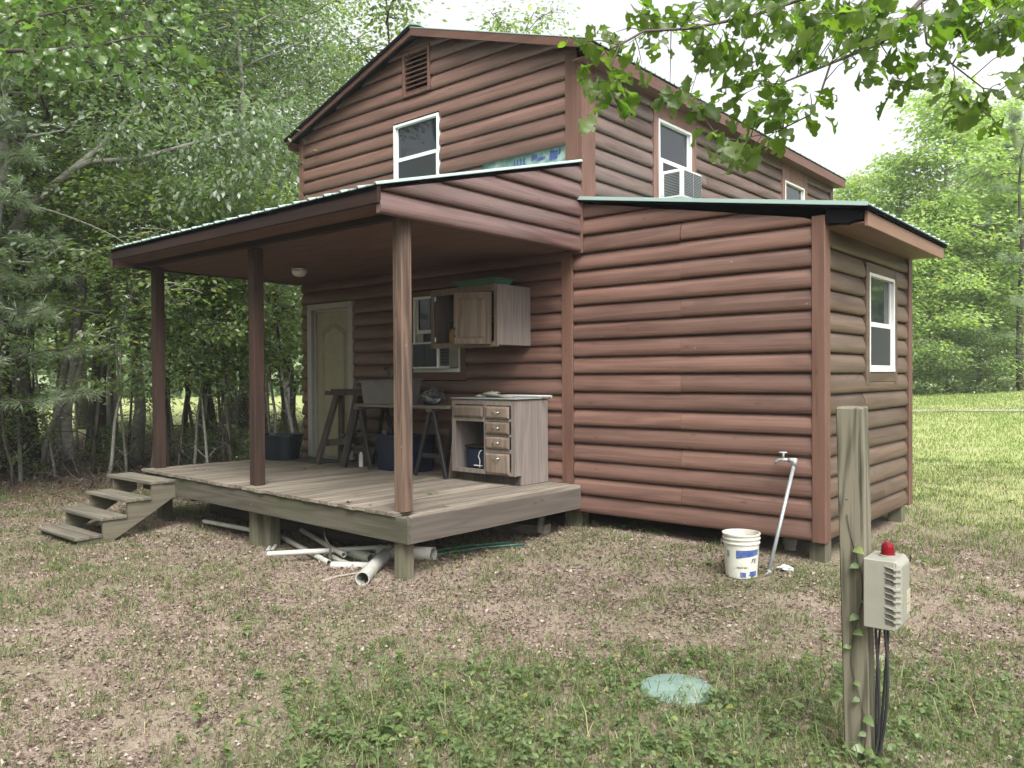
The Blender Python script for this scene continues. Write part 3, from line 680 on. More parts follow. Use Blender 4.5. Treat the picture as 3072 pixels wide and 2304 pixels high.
for a, b, c, d in ((x0-.004, x0+.045, z0, z1), (x1-.05, x1+.004, z0, z1), (x0+.045, x1-.05, z0, z0+.06), (x0+.045, x1-.05, z1-.075, z1)):
    mb.tone = random.random(); mb.box(a, b, y2, yf, c, d)
put('face_frame', WCABF, mb, uc, bev=.003)
def panel_door(w, h, m, hand_x, hand_z0, hand_z1):
    """framed cabinet door built in its own plane: hinge edge at x=0, opening to -x"""
    mb = MB(); s = .06
    for a, b, c, d in ((-w, -w+s, 0, h), (-s, 0, 0, h), (-w+s, -s, 0, s), (-w+s, -s, h-s, h)):
        mb.tone = random.random(); mb.box(a, b, -.02, 0, c, d)
    mb.tone = .5; mb.box(-w+s, -s, -.012, -.004, s, h-s)
    q = s+.025; mb.hexa([(-w+s+.004, -.012, s+.004), (-s-.004, -.012, s+.004), (-s-.004, -.012, h-s-.004), (-w+s+.004, -.012, h-s-.004)], [(-w+q, -.0185, q), (-q, -.0185, q), (-q, -.0185, h-q), (-w+q, -.0185, h-q)])
    return mb
mb = panel_door(.46, .575, WCABF, 0, 0, 0)
d = mb.build('door', WCABF, None); d.location = (-.765, y2-.004, 2.105); d.rotation_euler = (math.radians(.8), math.radians(1.2), math.radians(18)); adopt(d, uc)
mb = MB(); mb.tube([(-.435, -.021, .08), (-.435, -.045, .09), (-.435, -.048, .13), (-.435, -.045, .17), (-.435, -.021, .18)], .006, 8)
h = mb.build('handle', BLACKP, None, smooth=True); h.matrix_basis = d.matrix_basis.copy(); adopt(h, d)
for z in (2.66, 2.18):
    mb = MB(); mb.box(x0+.046, x0+.062, yf-.008, yf+.03, z-.03, z+.03); put('hinge', METALD, mb, uc, bev=.004)
# tray and bottle
t = thing('plastic_tray', (-1.08, -.43, 2.77), 'green plastic tray lying on top of the wall cabinet', 'tray')
mb = MB()
mb.hexa([(-1.36, -.55, 2.772), (-.80, -.55, 2.772), (-.80, -.30, 2.772), (-1.36, -.30, 2.772)], [(-1.40, -.58, 2.84), (-.76, -.58, 2.84), (-.76, -.27, 2.84), (-1.40, -.27, 2.84)])
put('body', GREENT, mb, t, bev=.008)
mb = MB(); mb.box(-1.425, -.735, -.60, -.25, 2.8405, 2.852); put('rim', GREENT, mb, t, bev=.004)
t = thing('bottle', (-1.60, -.42, 2.131), 'small amber bottle with dark cap inside the open wall cabinet', 'bottle')
mb = MB(); mb.lathe([(.032, 0), (.036, .01), (.036, .13), (.03, .15), (.015, .168), (.014, .185)], (-1.60, -.42, 2.132), 16); put('body', YELB, mb, t, smooth=True)
mb = MB(); mb.lathe([(.018, .186), (.018, .205), (.006, .225), (.004, .25)], (-1.60, -.42, 2.132), 12); put('cap', BLACKP, mb, t)
# base cabinet
bc = thing('base_cabinet', (-.9, -.35, .54), 'worn oak kitchen base cabinet with four drawers and an open doorway', 'cabinet')
dk = .545
X0, X1, YB, YF, ZT = -1.385, -.425, -.075, -.635, 1.475
mb = MB(); mb.tone = .75
mb.prism([(X1, YB, dk), (X1, YF+.09, dk), (X1, YF+.09, dk+.11), (X1, YF, dk+.11), (X1, YF, ZT), (X1, YB, ZT)], (-.018, 0, 0)); put('side_panel', WCAB, mb, bc)
mb = MB(); mb.tone = .3
mb.prism([(X0+.018, YB, dk), (X0+.018, YF+.09, dk), (X0+.018, YF+.09, dk+.11), (X0+.018, YF, dk+.11), (X0+.018, YF, ZT), (X0+.018, YB, ZT)], (-.018, 0, 0)); put('side_panel', WCAB, mb, bc)
mb = MB(); mb.box(X0+.018, X1-.018, YF+.075, YF+.09, dk, dk+.11); put('toe_kick', WSAW, mb, bc)
mb = MB(); mb.box(X0+.018, X1-.018, YF+.001, YB, dk+.12, dk+.135); put('floor', WCAB, mb, bc)
mb = MB(); mb.box(X0+.018, X1-.018, YB-.008, YB, dk+.135, ZT); put('back', WSAW, mb, bc)
mb = MB(); mb.box(-.87, -.855, YF+.001, YB-.01, dk+.135, ZT); put('divider', WCAB, mb, bc)
mb = MB(); y2 = YF-.02
for a, b, c, e_ in ((X0, X0+.055, dk+.105, ZT), (X1-.06, X1+.002, dk+.105, ZT), (-.885, -.84, dk+.105, ZT), (X0+.055, -.885, dk+.105, dk+.155), (X0+.055, -.885, 1.235, 1.285), (X0+.055, -.885, 1.425, ZT), (-.84, X1-.06, dk+.105, dk+.15), (-.84, X1-.06, 1.42, ZT), (-.84, X1-.06, 1.245, 1.275), (-.84, X1-.06, 1.078, 1.105), (-.84, X1-.06, .896, .942)):
    mb.tone = random.random(); mb.box(a, b, y2, YF, c, e_)
put('face_frame', WCAB, mb, bc, bev=.003)
mb = MB(); mb.box(X0+.0, X1+.005, YF-.015, YB, ZT+.001, ZT+.014); put('counter_board', WBENCH, mb, bc)
mb = MB(); mb.tone = .4; mb.box(X0-.012, X1+.018, YF-.035, YB+.005, ZT+.015, ZT+.026); put('counter_edge', GALV, mb, bc, bev=.003)
def drawer(a, b, c, e_, name, handle=True):
    mb = MB(); mb.tone = random.random(); q = .022
    mb.hexa([(a, y2-.018, c), (b, y2-.018, c), (b, y2-.018, e_), (a, y2-.018, e_)], [(a+q, y2-.027, c+q), (b-q, y2-.027, c+q), (b-q, y2-.027, e_-q), (a+q, y2-.027, e_-q)])
    mb.box(a, b, y2-.018, y2-.001, c, e_)
    o = put(name, WCABF, mb, bc, bev=.003)
    if handle:
        x, z = (a+b)/2, (c+e_)/2 if e_-c < .2 else e_-.055
        mb = MB(); mb.tube([(x-.045, y2-.026, z), (x-.04, y2-.05, z+.004), (x-.015, y2-.055, z), (x+.015, y2-.055, z), (x+.04, y2-.05, z+.004), (x+.045, y2-.026, z)], [.009, .007, .005, .005, .007, .009], 8)
        put('handle', METALD, mb, o, smooth=True)
drawer(-.845, -.50, 1.278, 1.412, 'drawer'); drawer(-.845, -.50, 1.108, 1.24, 'drawer'); drawer(-.845, -.50, .945, 1.075, 'drawer'); drawer(-.845, -.50, .665, .893, 'drawer')
drawer(-1.34, -.885, 1.285, 1.415, 'drawer', False)
t = thing('tool_case', (-1.12, -.40, .685), 'dark tool case with pale cord inside the base cabinet', 'case')
mb = MB(); mb.box(-1.30, -.98, -.52, -.30, .682, .92); put('body', NAVY, mb, t, bev=.02)
mb = MB(); mb.box(-1.31, -.97, -.53, -.29, .9205, .95); put('lid', BLACKP, mb, t, bev=.01)
mb = MB(); mb.tube([(-1.06, -.535, .70), (-1.05, -.54, .78), (-1.07, -.545, .83), (-1.05, -.545, .88), (-1.03, -.53, .90)], .006, 6); mb.tube([(-1.15, -.53, .72), (-1.02, -.535, .72)], .007, 6); put('cord', WHITE, mb, t)
# things on the base cabinet
mb = MB()
def blob(mb, c, r, n=10, k=7, seed=0):
    rd = np.random.default_rng(seed); rings = []
    for i in range(k+1):
        th = PI*i/k; ring = []
        for j in range(n):
            ph = 2*PI*j/n; q = 1+.28*rd.standard_normal()*math.sin(th)
            ring.append(mb.pt((c[0]+r[0]*math.sin(th)*math.cos(ph)*q, c[1]+r[1]*math.sin(th)*math.sin(ph)*q, c[2]+max(-r[2]*.98, r[2]*math.cos(th)*(1+.15*rd.standard_normal())))))
        rings.append(ring)
    for a, b in zip(rings, rings[1:]):
        for j in range(n): mb.face((a[j], a[(j+1)%n], b[(j+1)%n], b[j]))
blob(mb, (-.93, -.44, ZT+.026+.034), (.13, .08, .035), seed=3)
for k, (dx, dy_) in enumerate(((.14, -.06), (.155, -.02), (.15, .025), (.13, .055))): mb.tube([(-.88+dx*.3, -.44+dy_*.6, ZT+.045), (-.88+dx, -.44+dy_, ZT+.04), (-.88+dx+.075, -.44+dy_*1.2, ZT+.036)], [.018, .015, .008], 7)
mb.tube([(-1.0, -.46, ZT+.05), (-1.10, -.50, ZT+.042), (-1.16, -.5, ZT+.036)], [.03, .02, .008], 7)
tag(mb.build('work_glove', GLOVE, None, smooth=True), 'crumpled grey work glove lying on the base cabinet', 'glove')
mb = MB(); mb.pipe((-1.28, -.17, ZT+.041), (-.28, -.19, ZT+.041), .015, .004); tag(mb.build('pvc_pipe', PVC, None, smooth=False), 'thin white pipe lying across the top of the base cabinet', 'pipe')
mb = MB(); mb.hexa([(-1.50, -.60, .545), (-1.475, -.60, .545), (-1.475, -.28, .545), (-1.50, -.28, .545)], [(-1.425, -.60, 1.12), (-1.40, -.60, 1.12), (-1.40, -.28, 1.12), (-1.425, -.28, 1.12)])
tag(mb.build('loose_board', WCABF, None), 'short pale board leaning on the left side of the base cabinet', 'board')
# work bench of planks on sawhorses
bz = 1.40
mb = MB()
for k in range(3):
    mb.tone = random.random(); mb.box(-3.12+.01*k, -1.415, -.70+k*.19, -.70+k*.19+.185, bz-.036, bz)
tag(mb.build('plank_bench_top', WBENCH, None, .003), 'long grey plank top laid across two black sawhorses', 'plank')
def black_horse(x, label):
    t = thing('folding_sawhorse', (x, -.42, .54), label, 'sawhorse', 'black sawhorses under the plank top')
    mb = MB(); mb.box(x-.05, x+.05, -.69, -.14, bz-.075, bz-.037); put('top_rail', WBENCH, mb, t, bev=.004)
    for sx in (-1, 1):
        for y in (-.63, -.20):
            mb = MB(); mb.beam((x+sx*.03, y, bz-.077), (x+sx*.26, y-.03*(1 if y < -.4 else -1), dz(x, y)+.012), .05, .035, (0, 1, 0)); l = put('leg', BLACKP, mb, t, bev=.004)
    for y in (-.63, -.20):
        mb = MB(); mb.beam((x-.19, y, .80), (x+.19, y, .80), .02, .05, (0, 0, 1)); put('brace', BLACKP, mb, t)
black_horse(-3.12+.02, 'black folding sawhorse under the plank top beside the wooden sawhorse')
black_horse(-1.74, 'black folding sawhorse under the plank top beside the base cabinet')
t = thing('wooden_sawhorse', (-3.65, -.45, .54), 'brown wooden sawhorse standing in front of the door', 'sawhorse')
mb = MB(); mb.box(-3.98, -3.16, -.52, -.38, 1.50, 1.555); put('top_rail', WSAW, mb, t, bev=.005)
mb = MB(); mb.tone = .8; mb.box(-3.83, -3.10, -.53, -.40, 1.556, 1.585); put('loose_top_board', WSAW, mb, t, bev=.004)
for xa, xb in ((-3.75, -3.98), (-3.32, -3.42)):
    for s in (-1, 1):
        mb = MB(); mb.tone = random.random(); mb.beam((xa, -.45+s*.04, 1.498), (xb, -.45+s*.20, dz(xb, -.45)+.012), .095, .045, (0, 1, 0)); put('leg', WSAW, mb, t, bev=.004)
for y in (-.53, -.37):
    mb = MB(); mb.beam((-3.93, y, .84), (-3.38, y, .90), .03, .09); put('stretcher', WSAW, mb, t)
mb = MB(); mb.box(-3.62, -3.50, -.56, -.34, .945, .985); tag(mb.build('wood_offcut', WSAW, None, .003), 'small wood offcut resting on the stretcher of the wooden sawhorse', 'wood block')
# clear tote with a hammer handle, and a dark tool poking out
t = thing('storage_tote', (-2.72, -.5, bz), 'cloudy grey plastic storage tote on the plank top', 'tote')
mb = MB(); a0, a1, b0, b1 = -3.0, -2.28, -.68, -.30
lo = [(a0+.03, b0+.02), (a1-.03, b0+.02), (a1-.03, b1-.02), (a0+.03, b1-.02)]; hi = [(a0, b0), (a1, b0), (a1, b1), (a0, b1)]
L = [mb.pt((x, y, bz+.002)) for x, y in lo]; H = [mb.pt((x, y, bz+.30)) for x, y in hi]; I = [mb.pt((x*.99+(-2.64)*.01, y*.97-.49*.03, bz+.30)) for x, y in hi]; J = [mb.pt((x, y, bz+.02)) for x, y in lo]
mb.face(L)
for k in range(4): mb.face((L[k], L[(k+1)%4], H[(k+1)%4], H[k])); mb.face((H[k], H[(k+1)%4], I[(k+1)%4], I[k])); mb.face((I[k], I[(k+1)%4], J[(k+1)%4], J[k]))
mb.face(J)
put('tub', TOTEM, mb, t)
mb = MB(); mb.tube([(a0-.012, b0-.012, bz+.29), (a1+.012, b0-.012, bz+.31), (a1+.012, b1+.012, bz+.31), (a0-.012, b1+.012, bz+.29), (a0-.012, b0-.012, bz+.29)], .012, 6); put('rim', TOTEM, mb, t)
mb = MB(); mb.tube([(-2.70, -.42, bz+.05), (-2.78, -.40, bz+.38), (-2.83, -.395, bz+.46)], .013, 8); mb.tube([(-2.86, -.40, bz+.455), (-2.80, -.39, bz+.465)], .022, 8)
tag(mb.build('hammer', TWIG, None), 'hammer standing in the grey tote, handle sticking up', 'hammer')
mb = MB(); mb.prism([(-3.34, -.5, bz+.24), (-3.28, -.5, bz+.27), (-3.03, -.5, bz+.25), (-3.03, -.5, bz+.17), (-3.2, -.5, bz+.2)], (0, .05, 0)); mb.box(-3.2, -3.03, -.49, -.46, bz+.185, bz+.17)
mb.tube([(-3.1, -.475, bz+.2), (-3.05, -.475, bz+.188)], .02, 8)
tag(mb.build('hand_plane', BLACKP, None), 'dark pointed tool leaning out past the left end of the grey tote', 'tool')
mb = MB(); blob(mb, (-1.86, -.5, bz+.10), (.17, .13, .10), 14, 9, 5); tag(mb.build('plastic_bag', plain('grey_film', (.06, .063, .066), .25, var=.6, scale=22), None), 'crumpled clear plastic bag on the plank top', 'bag')
# blue tote on the deck
t = thing('blue_tote', (-2.6, -.5, .54), 'tall dark blue plastic tote under the plank top', 'tote')
mb = MB(); zb = dz(-2.6, -.5)
def bin_(mb, a0, a1, b0, b1, z0, z1, tp=.03, wall=.008):
    lo = [(a0+tp, b0+tp), (a1-tp, b0+tp), (a1-tp, b1-tp), (a0+tp, b1-tp)]; hi = [(a0, b0), (a1, b0), (a1, b1), (a0, b1)]
    L = [mb.pt((x, y, z0)) for x, y in lo]; H = [mb.pt((x, y, z1)) for x, y in hi]
    I = [mb.pt((x, y, z1)) for x, y in ((a0+wall, b0+wall), (a1-wall, b0+wall), (a1-wall, b1-wall), (a0+wall, b1-wall))]; J = [mb.pt((x, y, z0+.015)) for x, y in lo]
    mb.face(L[::-1]); mb.face(J)
    for k in range(4): mb.face((L[k], L[(k+1)%4], H[(k+1)%4], H[k])); mb.face((H[k], H[(k+1)%4], I[(k+1)%4], I[k])); mb.face((I[k], I[(k+1)%4], J[(k+1)%4], J[k]))
bin_(mb, -2.86, -2.18, -.56, -.16, zb, zb+.46, .02); put('tub', NAVY, mb, t)
mb = MB()
for a, b, c, e_ in ((-2.885, -2.155, -.585, -.561), (-2.885, -2.155, -.159, -.135), (-2.885, -2.861, -.561, -.159), (-2.179, -2.155, -.561, -.159)): mb.box(a, b, c, e_, zb+.42, zb+.455)
put('rim', NAVY, mb, t, bev=.006)
mb = MB(); mb.beam((-2.70, -.40, zb+.06), (-2.86, -.42, zb+.50), .05, .02); tag(mb.build('wood_scrap', WCABF, None), 'wood scrap poking out of the blue tote', 'wood scrap')
mb = MB(); mb.beam((-2.42, -.34, zb+.05), (-2.52, -.36, zb+.84), .04, .02); tag(mb.build('wood_lath', WCAB, None), 'pale lath standing in the blue tote beside the post', 'lath')
mb = MB(); mb.lathe([(.03, 0), (.03, .16), (.012, .19), (.012, .21)], (-3.28, -.46, dz(-3.28, -.46)+.001), 14); tag(mb.build('spray_bottle', WHITE, None, smooth=False), 'slim white bottle on the deck by the wooden sawhorse leg', 'bottle')
# dark tub
t = thing('planter_tub', (-4.92, -.6, .55), 'dark oval plastic tub at the back left corner of the deck', 'tub')
def oval(mb, c, prof, n=36, e=3.2):
    rings = []
    for a, b, z in prof:
        ring = []
        for k in range(n):
            th = 2*PI*k/n; cx, sy = math.cos(th), math.sin(th)
            ring.append(mb.pt((c[0]+a*math.copysign(abs(cx)**(2/e), cx), c[1]+b*math.copysign(abs(sy)**(2/e), sy), c[2]+z)))
        rings.append(ring)
    for a, b in zip(rings, rings[1:]):
        for k in range(n): mb.face((a[k], a[(k+1)%n], b[(k+1)%n], b[k]))
    mb.face(rings[0][::-1]); mb.face(rings[-1])
tx, ty = -4.93, -.62; tz = dz(tx, ty)
mb = MB(lambda x, y, z: (tx+(x*.94-y*.34), ty+(x*.34+y*.94), z)); oval(mb, (0, 0, tz+.004), [(.27, .19, 0), (.325, .235, .34), (.34, .25, .345), (.34, .25, .365), (.325, .235, .365), (.28, .19, .02)]); put('tub', TUBM, mb, t)
for s in (-1, 1):
    mb = MB(lambda x, y, z: (tx+(x*.94-y*.34), ty+(x*.34+y*.94), z)); mb.tube([(s*.325, -.07, tz+.30), (s*.36, -.05, tz+.27), (s*.36, .05, tz+.27), (s*.325, .07, tz+.30)], .012, 6); put('handle', TUBM, mb, t)
mb = MB()
q = [(-4.98, -.14), (-4.02, -.12), (-4.00, -.60), (-4.95, -.64)]
mb.hexa([(x, y, dz(x, y)+.004) for x, y in q], [(x, y, dz(x, y)+.016) for x, y in q]); tag(mb.build('door_mat', MATM, None), 'dark worn mat on the deck in front of the door', 'door mat')

# ------------------------------------------------------------------ water tap, bucket, lid
t = thing('yard_tap', (2.38, -.55, g1(2.38, -.55)), 'galvanised standpipe with a brass-style tap leaning on the lean-to wall', 'tap')
pb = Vector((2.375, -.60, g1(2.375, -.6)-.03)); pt = Vector((2.43, -.125, .945))
mb = MB(); mb.tube((pb, pt), .0165, 12); mb.tube((pb, pb.lerp(pt, .06)), .024, 12); put('pipe', GALV, mb, t, smooth=True)
mb = MB(); e_ = pt
mb.tube((e_-Vector((0, .004, .03)), e_+Vector((0, .004, .045))), .025, 12); mb.tube((e_+Vector((.0, 0, .025)), e_+Vector((-.05, -.01, .025))), .022, 12); put('elbow', GALV, mb, t, smooth=True)
mb = MB(); a = e_+Vector((-.05, -.01, .025))
mb.tube([a, a+Vector((-.04, -.01, .002)), a+Vector((-.08, -.02, .0)), a+Vector((-.105, -.026, -.015)), a+Vector((-.112, -.028, -.04))], [.015, .018, .014, .013, .012], 12)
mb.tube([a+Vector((-.045, -.012, .01)), a+Vector((-.045, -.012, .06))], .012, 10); tap = put('spout', GALV, mb, t, smooth=True)
mb = MB(); c = a+Vector((-.045, -.012, .066))
for k in range(6): mb.tube([c, c+Vector((.034*math.cos(k*PI/3), .034*math.sin(k*PI/3), .003))], [.005, .007], 6)
mb.lathe([(.034, -.004), (.038, 0), (.034, .006), (.030, .002)], c, 18, False, False); put('handwheel', GALV, mb, tap)
bx, by = 2.20, -.74; bg = g1(bx, by)-.004
bk = thing('bucket', (bx, by, bg), 'scuffed white plastic bucket with blue print beside the lean-to', 'bucket')
mb = MB()
prof = [(.128, 0), (.131, .004), (.149, .29), (.158, .292), (.158, .302), (.150, .304), (.151, .328), (.160, .330), (.160, .338), (.152, .340), (.1525, .362), (.161, .364), (.161, .376), (.150, .376), (.146, .33), (.124, .01)]
mb.lathe(prof, (bx, by, bg), 48); put('body', BUCK, mb, bk)
mb = MB(); mb.tube([(bx+.168*math.cos(a_), by+.168*math.sin(a_), bg+.30-.085*math.sin((a_-math.radians(200))/math.radians(180)*PI)) for a_ in np.linspace(math.radians(200), math.radians(232), 8)], .003, 6); mb.box(bx-.158, bx-.15, by-.066, by-.046, bg+.285, bg+.315); put('handle', METALD, mb, bk)
def wrapped(a, z, r0=.0015):
    """point on the bucket's skin at compass angle a and height z"""
    r = .131+(.149-.131)*(z-.004)/.286+r0; return (bx+r*math.cos(a), by+r*math.sin(a), bg+z)
view = math.atan2(CAM[1]-by, CAM[0]-bx)
def skin(mb, d0, d1, z0, z1, z0b=None, z1b=None, n=10, r0=.0015):
    z0b = z0 if z0b is None else z0b; z1b = z1 if z1b is None else z1b
    for k in range(n):
        s, e = k/n, (k+1)/n; A, B = view+math.radians(d0+(d1-d0)*s), view+math.radians(d0+(d1-d0)*e)
        mb.quad(wrapped(A, z0+(z0b-z0)*s, r0), wrapped(B, z0+(z0b-z0)*e, r0), wrapped(B, z1+(z1b-z1)*e, r0), wrapped(A, z1+(z1b-z1)*s, r0))
for q in ((-17, 68, .175, .245, .205, .25), (-4, 17, .015, .058), (30, 62, .022, .065)):
    mb = MB(); skin(mb, *q); put('blue_print', BLUE, mb, bk, fix=False)
mb = MB()
rb = np.random.default_rng(4); z = .182
while z < .236:
    w_ = rb.choice([.0015, .003, .0045]); skin(mb, -53, -43, z, z+w_, n=3); z += w_+rb.choice([.0015, .003])
put('barcode', INK, mb, bk, fix=False)
def words(txt, size, d0, z, m, r0=.0022, shear=.2, dirs=1):
    cu = bpy.data.curves.new('writing', 'FONT'); cu.body = txt; cu.size = size; cu.shear = shear; cu.offset = size*.02
    tmp = bpy.data.objects.new('writing_curve', cu); me = bpy.data.meshes.new_from_object(tmp)
    for v in me.vertices:
        a_ = view+math.radians(d0)+dirs*v.co.x/.142; p = wrapped(a_, z+v.co.y, r0); v.co = p
    bpy.data.objects.remove(tmp); bpy.data.curves.remove(cu)
    return link('lettering', me, m, bk)
words('READY MIX', .018, -16, .092, INK); words('FE', .055, 34, .135, INK)
# lid set in the ground
lx, ly = 2.99, -3.31; lg = g1(lx, ly)
ld = thing('septic_lid', (lx, ly, lg), 'round pale teal plastic lid set in the weedy ground', 'lid')
mb = MB(); mb.lathe([(.205, -.03), (.205, .014), (.197, .026), (.16, .036), (.1, .044), (.02, .048)], (lx, ly, lg), 40); put('cover', LIDM, mb, ld, smooth=False)
mb = MB()
for k in range(8):
    a_ = k*PI/4+.3; mb.beam((lx+.05*math.cos(a_), ly+.05*math.sin(a_), lg+.046), (lx+.175*math.cos(a_), ly+.175*math.sin(a_), lg+.032), .010, .006)
put('rib', LIDM, mb, ld)
mb = MB(); mb.lathe([(.02, .04), (.02, .052), (.012, .055)], (lx+.1, ly+.14, lg-.008), 12); put('bolt', METALD, mb, ld)
mb = MB(); blob(mb, (2.46, -.42, g1(2.46, -.42)+.02), (.06, .05, .028), 10, 6, 8); tag(mb.build('paper_scrap', WHITE, None), 'crumpled white scrap on the ground right of the yard tap', 'litter')

# ------------------------------------------------------------------ alarm post in the foreground
pc = Vector((4.035, -3.50, 0)); tp = Vector((4.0, -3.52, 1.598))
fx = Vector((RGT[0], RGT[1], 0)).normalized(); ang = math.radians(-38)
ex = Vector((fx.x*math.cos(ang)-fx.y*math.sin(ang), fx.x*math.sin(ang)+fx.y*math.cos(ang), 0)); ey = Vector((-ex.y, ex.x, 0))   # ex: right face normal, ey: away
ap = thing('wooden_post', pc, 'weathered grey-green square timber post standing in the foreground weeds', 'post')
mb = MB(); h = .066
zt = tp.z
h = .056
lo = [pc-ex*h-ey*h, pc+ex*h-ey*h, pc+ex*h+ey*h, pc-ex*h+ey*h]; hi = [Vector((tp.x, tp.y, 0))-ex*h-ey*h, Vector((tp.x, tp.y, 0))+ex*h-ey*h, Vector((tp.x, tp.y, 0))+ex*h+ey*h, Vector((tp.x, tp.y, 0))-ex*h+ey*h]
mb.hexa([(p.x, p.y, -.2) for p in lo], [(p.x, p.y, zt+(.004 if i > 1 else 0)) for i, p in enumerate(hi)])
po = mb.build('post', WNEAR, ap, .006)
mb = MB()
for px_, pz, r_ in ((-.02, 1.19, .009), (.0, .79, .016), (.032, .80, .013), (-.045, .775, .012)):
    c = pc.lerp(tp, pz/1.6); c.z = pz; c = c+ex*px_-ey*(h+.0005)
    n = 12; ids = [mb.pt(c+ex*r_*math.cos(2*PI*k/n)+Vector((0, 0, r_*1.25*math.sin(2*PI*k/n)))) for k in range(n)]; mb.face(ids)
put('knot', WSAW, mb, ap, fix=False)
# enclosure: local axes ex (out of the post's right face), ey, z
bc0 = pc.lerp(tp, .80/1.6)+ex*(.056+.004); bc0.z = 0
en = thing('alarm_box', (bc0.x, bc0.y, .65), 'beige plastic alarm box with a red beacon, fixed to the foreground post', 'alarm box')
loc = lambda a, o, z: tuple(bc0+ex*o+ey*a+Vector((0, 0, z)))           # a: depth (toward camera negative), o: out, z
Z0, Z1, D0, D1, WO = .645, .945, -.13, .065, .15
def chamf(mb, a0, a1, o0, o1, z0, z1, c=.022):
    """box whose outer face is drawn in on all sides (chamfered front)"""
    mb.hexa([loc_(a0, o0, z0) for loc_ in (lambda a, o, z: (a, o, z),)]+[(a1, o0, z0), (a1, o0, z1), (a0, o0, z1)], [(a0, o1-c, z0), (a1, o1-c, z0), (a1, o1-c, z1), (a0, o1-c, z1)])
    mb.hexa([(a0, o1-c, z0), (a1, o1-c, z0), (a1, o1-c, z1), (a0, o1-c, z1)], [(a0+c, o1, z0+c), (a1-c, o1, z0+c), (a1-c, o1, z1-c), (a0+c, o1, z1-c)])
mb = MB(loc); chamf(mb, D0, D1, 0, WO, Z0, Z1); put('body', BOXM, mb, en, bev=.004)
for k in range(9):                                # cooling fins along the near edge of the lid
    if k % 3 == 0: mb = MB(loc)
    z = Z0+.040+k*.025+(k//3)*.012
    mb.hexa([(D0-.004, WO-.062, z+.010), (D0-.004, WO-.026, z-.002), (D0+.004, WO-.026, z-.002), (D0+.004, WO-.062, z+.010)], [(D0-.004, WO-.062, z+.015), (D0-.010, WO-.026, z+.006), (D0+.004, WO-.026, z+.006), (D0+.004, WO-.062, z+.015)])
    mb.hexa([(D0-.010, WO-.0255, z-.002), (D0+.012, WO+.004, z-.002), (D0+.020, WO-.01, z-.002), (D0, WO-.0255, z-.002)], [(D0-.010, WO-.0255, z+.006), (D0+.012, WO+.004, z+.006), (D0+.020, WO-.01, z+.006), (D0, WO-.0255, z+.006)])
    if k % 3 == 2: put('vent_fins', BOXM, mb, en)
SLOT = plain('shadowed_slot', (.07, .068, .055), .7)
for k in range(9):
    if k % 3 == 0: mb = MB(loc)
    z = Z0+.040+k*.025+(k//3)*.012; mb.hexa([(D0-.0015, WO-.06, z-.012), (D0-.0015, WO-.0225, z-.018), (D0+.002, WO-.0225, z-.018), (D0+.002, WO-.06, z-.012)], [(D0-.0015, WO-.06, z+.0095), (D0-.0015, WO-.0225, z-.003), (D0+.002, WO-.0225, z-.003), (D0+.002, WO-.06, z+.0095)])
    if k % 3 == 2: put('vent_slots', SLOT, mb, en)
mb = MB(loc); mb.box(-.02, .05, WO+.0005, WO+.002, .745, .80); mb.box(-.02, .05, WO+.0005, WO+.002, .70, .735); put('label_plate', LABELM, mb, en)
mb = MB(loc)
for k in range(5): mb.box(-.015, .045-(.02 if k % 2 else 0), WO+.0022, WO+.003, .708+k*.018, .711+k*.018)
put('label_lines', plain('faint_print', (.27, .25, .19), .6), mb, en)
mb = MB(loc); mb.box(.045, .062, WO-.001, WO+.003, .915, .945); put('latch', BLACKP, mb, en)
bcn = Vector(loc(-.02, .075, Z1))
mb = MB(); mb.lathe([(.029, .001), (.028, .012), (.026, .042), (.023, .053), (.016, .059), (.005, .061)], bcn, 24); bo = put('beacon', REDL, mb, en, smooth=False)
mb = MB(); mb.lathe([(.037, -.001), (.037, .006), (.0325, .007)], bcn, 24, True, False); put('beacon_base', BOXM, mb, bo)
for k, (dx, dy_) in enumerate(((.025, -.035), (.05, -.045), (.062, -.02), (.04, -.01))):
    rr = np.random.default_rng(k+20); pts = []
    for s in np.linspace(0, 1, 12):
        pts.append(bc0+ex*(dx+.02*math.sin(3*s+k)+(.0 if k != 1 else .03*s*(1-s)*2)-.03*max(0, s-.7))+ey*(dy_-.015*math.sin(4*s+k))+Vector((0, 0, Z0+.01-s*(Z0+.03))))
    mb = MB(); mb.tube(pts, .0065 if k < 3 else .005, 8)
    tag(mb.build('black_cable', RUBBER, None, smooth=True), 'black cables hanging from the alarm box down to the ground', 'cable', 'black cables under the alarm box')

# ------------------------------------------------------------------ pipes and scraps under the porch
def pvc(a, b, r, label, wall=.005, za=None, zb=None):
    a = Vector((*a, g1(*a)+r*.9 if za is None else za)); b = Vector((*b, g1(*b)+r*.9 if zb is None else zb))
    mb = MB(); mb.pipe(a, b, r, wall, 18); tag(mb.build('pvc_pipe', PVC, None), label, 'pipe', 'white pipes under the porch')
pvc((-1.80, -2.83), (-.95, -2.12), .026, 'white pipe lying across the others, pointing left past the pile', za=.0, zb=.06)
pvc((-2.45, -1.98), (-1.02, -2.50), .026, 'long thin white pipe on top of the pile under the porch', za=.03, zb=.045)
pvc((-2.75, -2.12), (-1.12, -2.60), .028, 'thick white pipe under the long one, running back into shade', za=-.02, zb=-.03)
pvc((-1.50, -2.36), (-.80, -2.56), .026, 'white pipe lying low behind the short capped pipe')
pvc((-1.02, -2.64), (-.66, -2.44), .036, 'short fat white pipe lying in front of the pile', za=-.03, zb=-.02)
pvc((-.30, -2.86), (-.95, -1.98), .062, 'widest white drain pipe, open end facing the yard', .007)
pvc((-1.45, -2.15), (-.55, -1.80), .032, 'white pipe lying level at the back of the pile')
